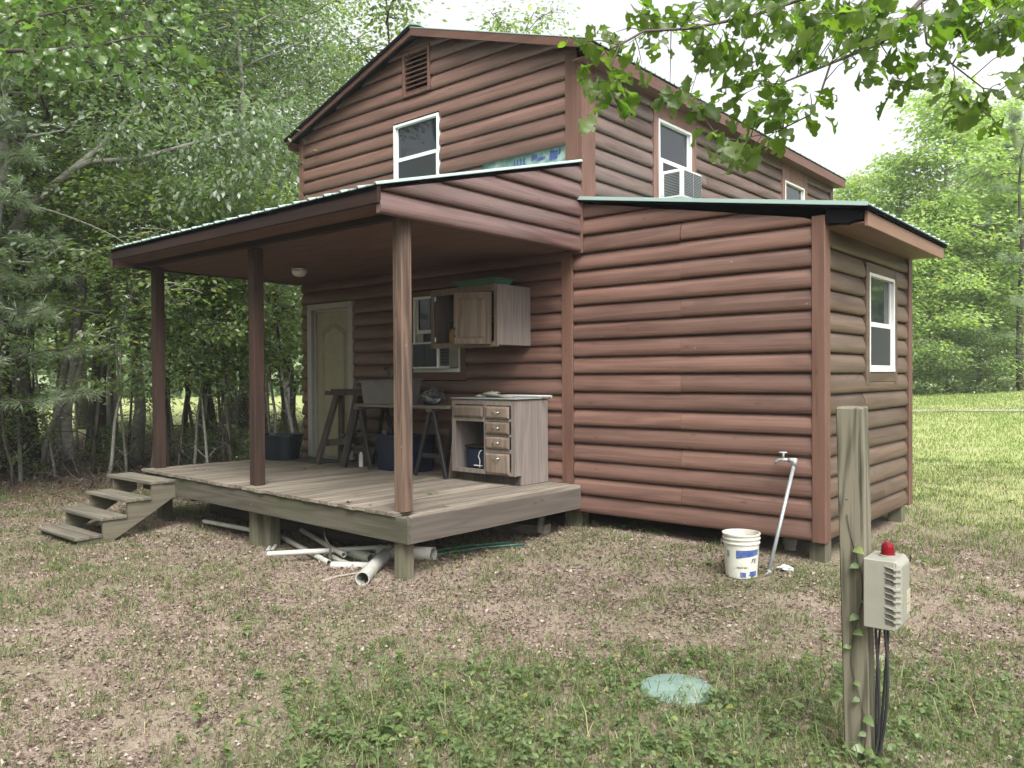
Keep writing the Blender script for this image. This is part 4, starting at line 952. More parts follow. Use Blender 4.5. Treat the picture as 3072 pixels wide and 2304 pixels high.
pvc((-1.22, -2.26), (-.84, -2.31), .05, 'stubby grey-white pipe with a marked end in the middle of the pile')
pvc((-.95, -2.12), (-.36, -1.95), .07, 'wide white pipe lying behind the front corner post')
pvc((-2.20, -2.58), (-2.55, -2.28), .018, 'thin short pipe beside the middle pier')
pvc((-2.17, -2.55), (-2.32, -2.40), .02, 'tiny pipe offcut beside the middle pier')
pvc((-3.9, -2.35), (-2.95, -2.30), .026, 'pale pipe lying under the deck left of the middle pier', za=.02, zb=.02)
def stick(pts, r, label, m=STICK):
    mb = MB(); mb.tube(pts, [r*(1-.6*i/(len(pts)-1)) for i in range(len(pts))], 7); tag(mb.build('dead_stick', m, None), label, 'stick')
stick([(-.64, -3.03, g1(-.64, -3.03)+.012), (-.66, -2.85, g1(-.66, -2.85)+.015), (-.60, -2.72, -.03), (-.56, -2.60, -.02)], .016, 'bare grey stick lying in front of the pipes')
stick([(-1.16, -2.56, -.05), (-1.20, -2.52, .10), (-1.24, -2.55, .18), (-1.34, -2.50, .27)], .014, 'dark forked stick standing up among the pipes', TWIG)
stick([(-.90, -2.2, -.05), (-.72, -2.1, .12), (-.65, -2.0, .3)], .006, 'thin curved twig rising behind the pipes', TWIG)
for k, (o_, lab) in enumerate(((0, 'dark green garden hose lying under the right side of the deck'), (.16, 'second loop of dark hose deeper under the deck'))):
    mb = MB(); mb.tube([(-.5-o_, -1.9, g1(-.5, -1.9)+.02), (-.42-o_, -1.65, g1(-.4, -1.6)+.02), (-.28-o_, -1.35, g1(-.3, -1.3)+.03), (-.1-o_, -1.12, g1(-.1, -1.1)+.03), (-.02-o_, -1.0, g1(0, -1)+.02)], .013, 8)
    tag(mb.build('garden_hose', HOSE, None, smooth=True), lab, 'hose')
mb = MB(); mb.tone = .4; mb.beam((-.75, -.62, g1(-.7, -.6)+.06), (-.10, -.50, g1(-.1, -.5)+.06), .14, .11); mb.beam((-.14, -.60, g1(-.1, -.5)+.05), (-.10, -.58, g1(-.1, -.5)+.28), .10, .05)
tag(mb.build('timber_offcut', WRIM, None, .004), 'grey timber offcuts nailed together under the back right of the deck', 'timber')

# ------------------------------------------------------------------ ground
def vnoise(x, y, s, seed):
    r = np.random.default_rng(seed).random((64, 64)); x = np.asarray(x)*s; y = np.asarray(y)*s
    xi, yi = np.floor(x).astype(int), np.floor(y).astype(int); fx, fy = x-xi, y-yi; fx = fx*fx*(3-2*fx); fy = fy*fy*(3-2*fy)
    q = lambda a, b: r[a % 64, b % 64]
    return (q(xi, yi)*(1-fx)+q(xi+1, yi)*fx)*(1-fy)+(q(xi, yi+1)*(1-fx)+q(xi+1, yi+1)*fx)*fy
def axis(lo, hi, far, step, n):
    o = np.geomspace(step, far, n); return np.concatenate([lo-o[::-1], np.arange(lo, hi, step), hi+o])
gxs = axis(-9, 9, 240, .11, 34); gys = axis(-9, 8, 240, .11, 34)
GX, GY = np.meshgrid(gxs, gys)
GZ = G(np.clip(GX, -60, 60), np.clip(GY, -20, 60))+.016*(vnoise(GX, GY, 3.1, 1)-.5)+.012*(vnoise(GX, GY, 8, 2)-.5)
nx, ny = len(gxs), len(gys)
idx = np.arange(nx*ny).reshape(ny, nx)
fc = np.stack([idx[:-1, :-1], idx[:-1, 1:], idx[1:, 1:], idx[1:, :-1]], -1).reshape(-1, 4)
def groundmat():
    m, nt, b = mat('yard_soil')
    v = coords(nt); tc = [n for n in nt.nodes if n.type == 'TEX_COORD'][0]
    sep = nt.nodes.new('ShaderNodeSeparateXYZ'); nt.links.new(tc.outputs['Object'], sep.inputs[0])
    big = noise(nt, v, .55, 4, .6); midn = noise(nt, v, 3.2, 5, .65); fine = noise(nt, v, 38, 4, .7); grit = noise(nt, v, 120, 2, .7)
    soil = ramp(nt, fine, [(.3, (.085, .060, .050)), (.5, (.17, .130, .105)), (.72, (.28, .225, .19))])
    thatch = ramp(nt, grit, [(.3, (.14, .118, .082)), (.7, (.30, .25, .20))])
    green = ramp(nt, fine, [(.3, (.045, .065, .022)), (.7, (.105, .13, .045))])
    c = mix(nt, ramp(nt, midn, [(.42, (0, 0, 0)), (.62, (1, 1, 1))]), soil, thatch)
    c = mix(nt, math_(nt, 'MULTIPLY', ramp(nt, big, [(.48, (0, 0, 0)), (.66, (1, 1, 1))]), .55), c, green)
    # mown field: starts beyond the lean-to and runs to the far trees
    fld = ramp(nt, grit, [(.25, (.125, .17, .052)), (.55, (.235, .28, .105)), (.8, (.36, .35, .18))])
    fld = mix(nt, math_(nt, 'MULTIPLY', ramp(nt, big, [(.4, (0, 0, 0)), (.62, (1, 1, 1))]), .4), fld, (.36, .32, .19))
    e = math_(nt, 'ADD', math_(nt, 'ADD', sep.outputs[1], math_(nt, 'MULTIPLY', math_(nt, 'MAXIMUM', math_(nt, 'SUBTRACT', math_(nt, 'MULTIPLY', sep.outputs[0], -1.0), 18.0), 0.0), 2.0)), math_(nt, 'MULTIPLY', math_(nt, 'SUBTRACT', big, .5), 7.0))
    f = nt.nodes.new('ShaderNodeMapRange'); f.interpolation_type = 'SMOOTHSTEP'; f.inputs[1].default_value = 1.2; f.inputs[2].default_value = 5.5
    nt.links.new(e, f.inputs[0])
    c = mix(nt, f.outputs[0], c, fld)
    # forest floor: brown leaf mould left of the porch
    ff = nt.nodes.new('ShaderNodeMapRange'); ff.interpolation_type = 'SMOOTHSTEP'; ff.inputs[1].default_value = -6.2; ff.inputs[2].default_value = -8.0
    nt.links.new(math_(nt, 'ADD', sep.outputs[0], math_(nt, 'MULTIPLY', math_(nt, 'SUBTRACT', big, .5), 4.0)), ff.inputs[0])
    fb = nt.nodes.new('ShaderNodeMapRange'); fb.interpolation_type = 'SMOOTHSTEP'; fb.inputs[1].default_value = -22; fb.inputs[2].default_value = -17
    nt.links.new(sep.outputs[0], fb.inputs[0])
    mould = ramp(nt, fine, [(.3, (.04, .026, .02)), (.7, (.15, .10, .075))])
    c = mix(nt, math_(nt, 'MULTIPLY', ff.outputs[0], fb.outputs[0]), c, mould)
    nt.links.new(c, b.inputs['Base Color']); b.inputs['Roughness'].default_value = .95; b.inputs['Specular IOR Level'].default_value = .1
    bump(nt, b, fine, .7, .02); return m
tx_ = np.linspace(-2, 60, 80); tv = []
for x_ in tx_:
    for q in (0, 1): y_ = 19.6+.04*x_+q*.7+.15*math.sin(x_*.7+q); tv.append((x_, y_, float(G(min(x_, 60), y_))+.03))
tf = np.array([(2*i, 2*i+2, 2*i+3, 2*i+1) for i in range(79)])
fastmesh('track', np.array(tv), tf, plain('pale_gravel', (.24, .225, .17), .95, var=.35, scale=30))['kind'] = 'structure'
gr = fastmesh('ground', np.stack([GX.ravel(), GY.ravel(), GZ.ravel()], 1), fc, groundmat()); gr['kind'] = 'structure'; gr.data.polygons.foreach_set('use_smooth', [True]*len(gr.data.polygons))
def scatter(n, r0, r1, p, half, seed):
    """points on the ground around where the photographer stands, thinning with distance"""
    r = np.random.default_rng(seed); u = r.random(n); d = (r0**p+u*(r1**p-r0**p))**(1/p)
    a = math.atan2(FWD[1], FWD[0])+(r.random(n)*2-1)*half
    x = CAM[0]+d*np.cos(a); y = CAM[1]+d*np.sin(a); return x, y, d, r
def built(x, y):
    return (np.hypot(x-2.99, y+3.31) < .19) | ((x > -5.2) & (x < .02) & (y > -.02) & (y < 7.9)) | ((x > 0) & (x < 2.7) & (y > .02) & (y < 2.75))
def ground_z(x, y): return G(x, y)+.016*(vnoise(x, y, 3.1, 1)-.5)+.012*(vnoise(x, y, 8, 2)-.5)
def leaves6(c, d, nrm, L, w, fold=.2):
    """rounder leaf of four faces"""
    d = d/np.linalg.norm(d, axis=1, keepdims=True); s = np.cross(d, nrm); s /= np.linalg.norm(s, axis=1, keepdims=True)+1e-9; nn = np.cross(s, d)
    L = L[:, None]; w = w[:, None]; a = c+d*L*.28; b = c+d*L*.68+nn*L*.03; t = c+d*L-nn*L*.14
    v = np.stack([c, a+s*w+nn*w*fold, b+s*w*.72+nn*w*fold, t, b-s*w*.72+nn*w*fold, a-s*w+nn*w*fold], 1).reshape(-1, 3); i = np.arange(len(c))*6
    return v, np.concatenate([np.stack([i+p, i+q, i+r], 1) for p, q, r in ((0, 1, 5), (1, 2, 5), (2, 4, 5), (2, 3, 4))])
def leaves(c, d, nrm, L, w, fold=.25, m45=.45):
    """folded pointed leaf faces: base c, direction d, normal nrm, length L, half width w"""
    d = d/np.linalg.norm(d, axis=1, keepdims=True); s = np.cross(d, nrm); s /= np.linalg.norm(s, axis=1, keepdims=True)+1e-9; nn = np.cross(s, d)
    L = L[:, None]; w = w[:, None]; m = c+d*L*m45
    v = np.stack([c, m+s*w+nn*w*fold, c+d*L, m-s*w+nn*w*fold], 1).reshape(-1, 3); i = np.arange(len(c))*4
    return v, np.concatenate([np.stack([i, i+1, i+2], 1), np.stack([i, i+2, i+3], 1)])
def unit(r, n): v = r.standard_normal((n, 3)); return v/np.linalg.norm(v, axis=1, keepdims=True)
# fallen leaves
x, y, d, r = scatter(330000, 2.4, 18, 1.0, .85, 11)
k = ~built(x, y) & (r.random(len(x)) < (.26+1.5*np.clip(.65*vnoise(x, y, 1.3, 5)+.5*vnoise(x, y, 4.1, 6)-.22, 0, 1))*(1-.92*sm(.5, 4.5, y+1.5*vnoise(x, y, .6, 8)))); x, y, d = x[k], y[k], d[k]; n = len(x)
dr = unit(r, n); dr[:, 2] *= .28; nm = unit(r, n)*.45; nm[:, 2] += 1
L = (.011+.024*r.random(n)**2.2)*(.75+d*.055)
v, f = leaves(np.stack([x, y, ground_z(x, y)+.004+.012*r.random(n)], 1), dr, nm, L, L*(.22+.22*r.random(n)), .6)
LITTER2 = LITTER
nt = LITTER.node_tree; rp = [q for q in nt.nodes if q.type == 'VALTORGB'][0].color_ramp
while len(rp.elements) < 6: rp.elements.new(.5)
for e_, (p, c) in zip(rp.elements, ((0, (.05, .031, .027)), (.28, (.115, .080, .066)), (.62, (.205, .153, .127)), (.9, (.29, .235, .20)), (.985, (.33, .28, .24)), (1, (.44, .40, .35)))): e_.position = p; e_.color = (*c, 1)
tag(fastmesh('leaf_litter', v, f, LITTER), 'brown and pale fallen leaves strewn over the yard', 'fallen leaves', kind='stuff')
# grass
def blades(x, y, h, w, r, lean=.5, seg=True):
    n = len(x); z = ground_z(x, y)-.004; a = r.random(n)*2*PI; s = np.stack([np.cos(a), np.sin(a), np.zeros(n)], 1)
    b = r.random(n)*2*PI; ln = (lean*(.3+r.random(n)))[:, None]; o = np.stack([np.cos(b), np.sin(b), np.zeros(n)], 1)*ln
    base = np.stack([x, y, z], 1); up = np.array([0, 0, 1.]); h = h[:, None]; w = w[:, None]
    mid = base+up*h*.55+o*h*.28; tip = base+up*h*(1-.35*ln)+o*h
    v = np.stack([base-s*w, base+s*w, mid-s*w*.8, mid+s*w*.8, tip], 1).reshape(-1, 3); i = np.arange(n)*5
    return v, np.concatenate([np.stack([i, i+1, i+3], 1), np.stack([i, i+3, i+2], 1), np.stack([i+2, i+3, i+4], 1)])
def tufts(n, r0, r1, p, per, hh, ww, seed, keep, spread=.035):
    x, y, d, r = scatter(n, r0, r1, p, .8, seed); k = ~built(x, y) & (r.random(len(x)) < keep(x, y, d)); x, y, d = x[k], y[k], d[k]
    m = r.integers(per[0], per[1], len(x)); sz = np.repeat(.6+.8*r.random(len(x)), m); x, y, d = np.repeat(x, m), np.repeat(y, m), np.repeat(d, m)
    sp = spread*(.7+d*.09)*sz; x = x+r.standard_normal(len(x))*sp; y = y+r.standard_normal(len(x))*sp
    h = (hh[0]+(hh[1]-hh[0])*r.random(len(x)))*sz; w = ww*(.6+.16*d)*(.7+.6*r.random(len(x)))
    return blades(x, y, h, w, r, .75)
wc = [at(2750, 3.7), at(2900, 4.1), at(1750, 3.4), at(2100, 3.4), at(1350, 3.5), at(1250, 4.0), at(1600, 3.75), at(1950, 3.7), at(2250, 3.8), at(2000, 4.3), at(1500, 4.2), at(2450, 3.9)]
def weedy(x, y): return np.clip(sum(np.exp(-((x-a)**2+(y-b)**2)/.42) for a, b in wc), 0, 1)
yard = lambda x, y: np.clip((1-sm(-7.0, -9.5, x))*(.22+.5*(vnoise(x, y, 1.3, 7) > .5)+.6*(vnoise(x, y, 3.6, 17) > .56)), 0, 1)*(1-.75*np.exp(-(((x+1.5)/3.2)**2+((y+2.6)/1.0)**2)))
v, f = tufts(30000, 2.6, 16, 1.15, (8, 20), (.025, .08), .0016, 21, lambda x, y, d: np.clip(.5*yard(x, y)+.9*weedy(x, y), 0, 1))
tag(fastmesh('grass', v, f, GRASS), 'thin green grass tufts across the yard', 'grass', kind='stuff')
v, f = tufts(26000, 2.6, 15, 1.15, (4, 9), (.015, .06), .0014, 22, lambda x, y, d: .25+.5*yard(x, y)+.35*weedy(x, y), .06)
tag(fastmesh('dry_grass', v, f, STRAW), 'straw-coloured dry grass across the yard', 'dry grass', kind='stuff')
x, y, d, r = scatter(9000, 2.7, 5.6, 1.2, .7, 23); k = r.random(len(x)) < weedy(x, y)*.6; x, y = x[k], y[k]
v, f = blades(x, y, .09+.20*r.random(len(x))**1.5, .0016+.0014*r.random(len(x)), r, 1.25)
tag(fastmesh('tall_grass', v, f, GRASS), 'taller arching grass in the weedy foreground', 'tall grass', kind='stuff')
r = np.random.default_rng(31); n = 130000                         # field beyond the lean-to
d = (9**1.0+r.random(n)*(44-9)); a = math.atan2(FWD[1], FWD[0])-r.random(n)*.80; x = CAM[0]+d*np.cos(a); y = CAM[1]+d*np.sin(a)
k = ~built(x, y) & (y > .2+3*r.random(n)) & (x > -18); x, y, d = x[k], y[k], d[k]
v, f = blades(x, y, (.03+.05*r.random(len(x)))*(.8+.02*d), .0016*(.5+.2*d), r, .6)
tag(fastmesh('field_grass', v, f, FIELDG), 'short sunny yellow-green grass of the field', 'field grass', kind='stuff')
# broad-leaved weeds
def weeds(xs, ys, r, big=1.0):
    C, D, Nn, Ls, Ws = [], [], [], [], []; st = MB()
    for x, y in zip(xs, ys):
        z = g1(x, y); h = (.03+.10*r.random())*big; top = np.array([x+.03*r.standard_normal(), y+.03*r.standard_normal(), z+h])
        n = r.integers(4, 10); a0 = r.random()*6.28; kind = r.random(); l0 = (.022+.028*r.random())*big
        for k in range(n):
            t = .35+.65*(k+1)/n; a = a0+k*2.4; c = np.array([x, y, z])*(1-t)+top*t
            C.append(c); D.append([math.cos(a), math.sin(a), .55-.9*r.random()]); Nn.append([.3*r.standard_normal(), .3*r.standard_normal(), 1])
            Ls.append(l0*(1.25-.5*t)*(.8+.5*r.random())); Ws.append(Ls[-1]*(.22 if kind < .4 else .36))
    return leaves6(np.array(C), np.array(D), np.array(Nn), np.array(Ls), np.array(Ws), .25)
x, y, d, r = scatter(8500, 2.7, 10, 1.0, .75, 41); k = (np.hypot(x-2.99, y+3.31) > .2) & (r.random(len(x)) < np.clip(.75*weedy(x, y)+.10*(vnoise(x, y, 1.0, 9) > .6)*yard(x, y), 0, 1))
v, f = weeds(x[k], y[k], r, 1.0); tag(fastmesh('low_weeds', v, f, WEED), 'low broad-leaved green weeds in the foreground', 'weeds', kind='stuff')

wr = np.random.default_rng(43)
for i, (u, v_, h) in enumerate(((1165, 2250, .16), (1480, 2200, .14), (1470, 2080, .10), (1010, 2235, .15), (2210, 2150, .13), (2330, 2235, .16), (1700, 2240, .15), (2640, 2230, .14), (1885, 2175, .12), (2060, 2260, .15), (1320, 2150, .12), (2420, 2120, .11))):
    x, y = onground(u, v_); z = g1(x, y); q = thing('broadleaf_weed', (x, y, z), 'single leafy weed standing up out of the foreground grass', 'weed', 'leafy weeds in the foreground')
    mb = MB(); top = Vector((x+.03*wr.standard_normal(), y+.03*wr.standard_normal(), z+h)); mb.tube(((x, y, z-.01), Vector((x, y, z)).lerp(top, .5)+Vector((.006, 0, 0)), top), [.003, .0025, .0015], 5); mb.build('stem', TWIG, q)
    C, D, N, L = [], [], [], []
    for k in range(9):
        t = .25+.75*k/8; a = k*2.4+i; C.append(tuple(Vector((x, y, z)).lerp(top, t))); D.append((math.cos(a), math.sin(a), .5-.7*wr.random())); N.append((.2*wr.standard_normal(), .2*wr.standard_normal(), 1)); L.append(h*(.52-.2*t)*(.8+.4*wr.random()))
    v, f = leaves6(np.array(C), np.array(D), np.array(N), np.array(L), np.array(L)*(.2 if i % 3 else .33), .25); o = fastmesh('leaves', v, f, WEED); adopt(o, q)
# ------------------------------------------------------------------ trees
def limb(mb, p, q, r0, r1, r, n=6, seg=5, wig=.06, n2=None):
    p = Vector(p); q = Vector(q); L = (q-p).length; pts = []
    for i in range(seg+1):
        t = i/seg; o = Vector(r.standard_normal(3))*wig*L*math.sin(PI*t)*.5; pts.append(p.lerp(q, t)+o)
    mb.tube(pts, [r0+(r1-r0)*i/seg for i in range(seg+1)], n); return pts
def tree(name, seed, H, cb, R, nprim, nsub, nleaf, leaf, tr, bark, lm, lean=0, top=.25, wide=.4, spread=.34, droop=.3, low=1.0):
    """proto tree at the origin: > trunk (with limbs), crown (separate leaves in sprays along the limbs)"""
    r = np.random.default_rng(seed); root = bpy.data.objects.new(name, None); COL.objects.link(root); root.empty_display_size = .2
    mb = MB(); seg = 9; tp = []
    dx, dy = r.standard_normal(2)*lean*H*.12
    for i in range(seg+1):
        t = i/seg; tp.append(Vector((dx*t**1.5+r.standard_normal()*.018*H*t*(1-t)*2.2, dy*t**1.5+r.standard_normal()*.018*H*t*(1-t)*2.2, H*.97*t-.15)))
    mb.tube(tp, [tr*(1.45 if i == 0 else 1.0-.86*(i/seg)) for i in range(seg+1)], 9)
    def on(t):
        q = min(t, .999)*seg; i = int(q); return tp[i].lerp(tp[i+1], q-i)
    C = []
    for k in range(nprim):
        t = (cb+(H*.97-cb)*((k+.5)/nprim)**.85)/H
        a = k*2.39996+r.random()*.7; s = (t*H-cb)/(H-cb)
        prof = (wide+(1-wide)*min(1, s/.35)) if s < .35 else (1-(1-top)*((s-.35)/.65)**1.35)
        ln = R*prof*(.65+.5*r.random()); rise = .25+.55*s-.15*r.random()
        p = on(t); q = p+Vector((math.cos(a)*ln, math.sin(a)*ln, ln*rise*(.7)))
        pts = limb(mb, p, q, tr*.36*(1.1-t*.75), .008, r, 5, 5, .10)
        for j in range(nsub):
            u = .30+.70*(j+.6)/nsub; i = min(4, int(u*5)); b = pts[i].lerp(pts[i+1], u*5-i)
            o = Vector(r.standard_normal(3)); o.z = abs(o.z)*.3-.1; c = b+o.normalized()*(ln*.32*(.3+r.random()))
            mb.tube((b, b.lerp(c, .55)+Vector((0, 0, .03)), c), [.012, .008, .004], 3, False); C.append((c.x, c.y, c.z))
    C = np.array(C)
    t = mb.build('trunk', bark, root, smooth=True, fix=False)
    cen = np.repeat(C, nleaf, 0); n = len(cen); off = r.standard_normal((n, 3))*np.array([spread, spread, spread*.42]); off[:, 2] -= droop*(off[:, 0]**2+off[:, 1]**2)
    pos = cen+off; hv = off.copy(); hv[:, 2] = 0; hv += .6*unit(r, n)*spread; hv[:, 2] = -.25*spread-.5*spread*r.random(n)
    nm = .75*unit(r, n); nm[:, 2] = np.abs(nm[:, 2])+.6
    L = leaf*(.6+.7*r.random(n)); v, f = leaves(pos, hv, nm, L, L*(.24+.10*r.random(n)), .22)
    fastmesh('crown', v, f, lm, root)
    return root
def pine(name, seed, H, cb, R, tr):
    r = np.random.default_rng(seed); root = bpy.data.objects.new(name, None); COL.objects.link(root)
    mb = MB(); tp = [Vector((.03*r.standard_normal()*i, .03*r.standard_normal()*i, H*i/8-.1)) for i in range(9)]; mb.tube(tp, [tr*(1-.85*i/8) for i in range(9)], 8)
    C, D = [], []
    for k in range(26):
        h = cb+(H-cb)*(k+.5)/26; a = k*2.4+r.random(); ln = R*(1-.75*((h-cb)/(H-cb)))*(.6+.5*r.random()); p = Vector((0, 0, h)); q = Vector((math.cos(a)*ln, math.sin(a)*ln, h+ln*.12))
        pts = limb(mb, p, q, tr*.22, .008, r, 5, 5, .08)
        for j in range(9):
            u = .3+.7*(j+.5)/9; i = min(4, int(u*5)); b = pts[i].lerp(pts[i+1], u*5-i); o = Vector(r.standard_normal(3)); o.z *= .3; c = b+o.normalized()*ln*.22*(.4+r.random())
            mb.tube((b, c), [.008, .004], 3, False)
            for s in (.35, .7, 1): e = b.lerp(c, s); C.append(tuple(e)); D.append(tuple((c-b).normalized()))
    mb.build('trunk', BARKD, root, smooth=True, fix=False)
    m = 34; cen = np.repeat(np.array(C), m, 0); dd = np.repeat(np.array(D), m, 0); n = len(cen)
    v, f = leaves(cen+r.standard_normal((n, 3))*.02, dd*.9+unit(r, n)-np.array([0, 0, .35]), unit(r, n), .17+.10*r.random(n), np.full(n, .0042), .1)
    fastmesh('crown', v, f, NEEDLE, root); return root
PROTO = dict(
    a=tree('broadleaf_tree', 1, 15, 3.6, 3.3, 30, 7, 46, .125, .16, BARK, LEAF_A, .5),
    b=tree('broadleaf_tree', 2, 13, 2.6, 2.8, 30, 7, 46, .115, .12, BARKP, LEAF_C, .9, spread=.32),
    c=tree('slender_tree', 3, 10, 3.0, 1.9, 24, 6, 44, .105, .065, BARK, LEAF_B, .9, spread=.28),
    d=tree('sapling', 4, 5.6, 1.7, 1.5, 20, 6, 34, .10, .032, BARKP, LEAF_B, 1.2, spread=.22),
    e=tree('sapling', 5, 4.8, 1.5, 1.3, 18, 6, 34, .09, .028, BARK, LEAF_A, 1.5, spread=.22),
    s=tree('shrub', 6, 1.9, .15, .85, 16, 5, 30, .075, .016, BARK, LEAF_A, 1.5, spread=.16, wide=.8, top=.5),
    f=tree('field_edge_tree', 7, 12, .6, 3.1, 34, 8, 46, .20, .15, BARKP, LEAF_F, .4, spread=.42, wide=.75),
    g=tree('field_edge_tree', 8, 9.5, .5, 2.6, 30, 8, 44, .19, .10, BARK, LEAF_F, .6, spread=.40, wide=.8),
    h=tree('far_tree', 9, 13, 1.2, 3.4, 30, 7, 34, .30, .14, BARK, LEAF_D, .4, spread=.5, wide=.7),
    p=pine('pine_tree', 10, 9.5, 1.5, 2.6, .11))
CATS = dict(a='tree', b='tree', c='tree', d='sapling', e='sapling', s='shrub', f='tree', g='tree', h='tree', p='pine')
used = set()
def plant(kind, u, d, sc, rot, label, group, xy=None, tilt=0):
    x, y = xy or at(u, d)
    o = PROTO[kind]
    if kind in used: o = copy_tree(PROTO[kind])
    used.add(kind)
    o.location = (x, y, g1(min(x, 60), min(y, 60))-.02); o.scale = (sc, sc, sc*random.uniform(.94, 1.06)); o.rotation_euler = (tilt*math.sin(rot), tilt*math.cos(rot), rot)
    return tag(o, label, CATS[kind], group)
WOOD = 'trees of the wood left of the porch'; EDGE = 'trees along the far field edge'; UNDER = 'undergrowth of the wood left of the porch'
LST = [
 ('b', -60, 12.5, 1.0, 'grey-barked silvery tree at the left edge of the photo'), ('a', 20, 14.2, .95, 'dark-leaved tree with the thick trunk at far left'), ('a', 62, 13.6, .9, 'leaning dark trunk second from the left edge'),
 ('c', 112, 14.6, 1.0, 'thin bright-leaved tree left of the clump of grey stems'), ('a', 282, 16.4, 1.0, 'straight dark trunk right behind the clump of grey stems'), ('b', 400, 15.6, .95, 'silvery tree just left of the first porch post'),
 ('c', 545, 16.6, 1.0, 'thin bright-leaved tree just right of the first porch post'), ('c', 655, 16.0, 1.05, 'bright slender tree between the first and second porch posts'), ('b', 790, 17.5, .95, 'silvery tree just right of the second porch post'),
 ('c', 880, 17.0, .9, 'bright slender tree beside the left cabin corner'), ('a', 480, 19.0, 1.05, 'tall dark tree behind the first porch post'), ('b', 610, 20.0, 1.1, 'tall silvery tree seen over the porch roof end'),
 ('a', 730, 21.5, 1.1, 'tall dark tree seen above the middle of the porch roof'), ('b', 860, 22, 1.05, 'tall silvery tree touching the left gable eave'), ('a', 180, 19.5, 1.1, 'tall dark tree behind the clump of grey stems'),
 ('b', 330, 21, 1.15, 'tall silvery tree deep in the wood, left third'), ('a', 40, 20.5, 1.15, 'tall dark tree deep in the wood at far left'), ('a', 960, 25, 1.0, 'dark tree behind the left slope of the gable roof'),
 ('c', 1110, 25.5, 1.42, 'bright tree rising behind the gable left of the peak'), ('c', 1220, 24.0, 1.36, 'bright tree rising directly behind the gable peak'), ('c', 1340, 27, 1.45, 'bright tree rising behind the gable right of the peak'), ('b', 1030, 28, 1.05, 'silvery tree behind the house left of the gable peak'),
 ('a', 250, 26, 1.2, 'dark tree in the back row above the grey stems'), ('a', 690, 28, 1.2, 'dark tree in the back row over the porch'), ('a', -90, 18, 1.1, 'dark tree just outside the left edge'), ('c', 1480, 28, 1.32, 'thin-topped bright tree farthest right behind the gable')]
for k, u, d, sc, lab in LST: plant(k, u, d, sc, random.random()*6.28, lab, WOOD, tilt=random.uniform(0, .05))
ULS = [('d', 320, 13.2, 1.0), ('e', 450, 13.4, 1.0), ('d', 575, 14.0, .95), ('e', 690, 14.2, 1.05), ('d', 835, 14.6, 1.0), ('e', 905, 15.0, 1.1), ('e', 35, 12.6, .9), ('d', 150, 15.8, 1.1), ('e', 620, 18.2, 1.1), ('d', 230, 18.8, 1.15), ('d', 700, 16.4, 1.0)]
for i, (k, u, d, sc) in enumerate(ULS):
    where = ('left of the grey stems' if u < 130 else 'beside the grey stems' if u < 340 else 'left of the first porch post' if u < 460 else 'between the first and second porch posts' if u < 760 else 'between the second post and the cabin corner')
    plant(k, u, d, sc, random.random()*6.28, f"{'bright' if k == 'd' else 'dark green'} sapling {'near the wood edge' if d < 16 else 'deeper in the wood'} {where}", UNDER, tilt=random.uniform(0, .15))
for i, (u, d, sc) in enumerate([(20, 13.4, .9), (95, 15.5, 1.0), (320, 14.4, .5), (385, 16.5, .5), (560, 15.2, .45), (610, 14.6, .45), (665, 15.4, .5), (720, 15.0, .42), (760, 14.2, .45), (840, 15.6, .6), (900, 14.0, .6), (930, 16.5, .7), (640, 20, .8), (430, 21, .8)]):
    where = ('at the far left edge' if u < 60 else 'left of the grey stems' if u < 180 else 'behind the grey stems' if u < 350 else 'behind the first porch post' if u < 530 else 'between the first and second posts' if u < 745 else 'beside the cabin corner')
    plant('s', u, d, sc, random.random()*6.28, f"{'low' if sc < .55 else 'waist-high' if sc > .75 else 'knee-high'} green shrub {where}", UNDER, tilt=.1)
RLS = [('f', 2560, 40, 1.0, 'yellow-green tree at the field edge right beside the far eave'), ('f', 2700, 37, .98, 'round yellow-green tree over the lean-to eave tip'), ('f', 2850, 35.5, 1.12, 'tallest yellow-green tree with pale trunk at the field edge'), ('g', 2780, 34.5, .95, 'low yellow-green tree in front at the field edge'), ('f', 2985, 37, 1.08, 'yellow-green tree right of the tallest field-edge tree'), ('g', 2930, 34.5, .9, 'low bushy tree in front near the right photo edge'), ('g', 3080, 35, 1.05, 'bushy tree at the right photo edge'), ('g', 2660, 35.0, .75, 'low bushy tree beside the lean-to back corner'), ('f', 3180, 39, 1.1, 'tree just outside the right photo edge'), ('g', 2600, 37, .8, 'small bushy tree half hidden by the lean-to'),
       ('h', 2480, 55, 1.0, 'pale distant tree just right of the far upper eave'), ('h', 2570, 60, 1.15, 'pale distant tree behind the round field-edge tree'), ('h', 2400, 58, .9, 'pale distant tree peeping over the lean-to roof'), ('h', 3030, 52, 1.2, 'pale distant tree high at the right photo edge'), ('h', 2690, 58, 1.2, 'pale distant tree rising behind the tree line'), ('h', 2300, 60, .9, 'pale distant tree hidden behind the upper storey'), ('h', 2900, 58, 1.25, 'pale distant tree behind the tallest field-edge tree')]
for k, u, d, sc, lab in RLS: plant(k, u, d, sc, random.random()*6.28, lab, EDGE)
for i, (x, y, k, sc) in enumerate(((-5.0, -10.5, 'a', 1.15), (-1.0, -13, 'a', 1.1), (-4, -15, 'b', 1.2))):  # added out of view to block sky light on the porch side
    plant(k, 0, 0, sc, i*1.7, 'broad tree of the wood at the photographer\'s back', 'added light-blocking trees behind the photographer', (x, y))
for i, x in enumerate(range(-16, 9, 4)):  # added tree row, out of view, placed to darken the porch
    plant('f' if i % 2 else 'g', 0, 0, 1.15+.12*(i % 3), i*1.1, 'added unseen leafy tree that dims the porch, behind the photographer', 'added light-blocking trees behind the photographer', (x, -21.5-1.6*(i % 2)+.15*abs(x+8)))
plant('p', 3060, 33, 1.25, 1.0, 'tall thin pine at the right photo edge', None)
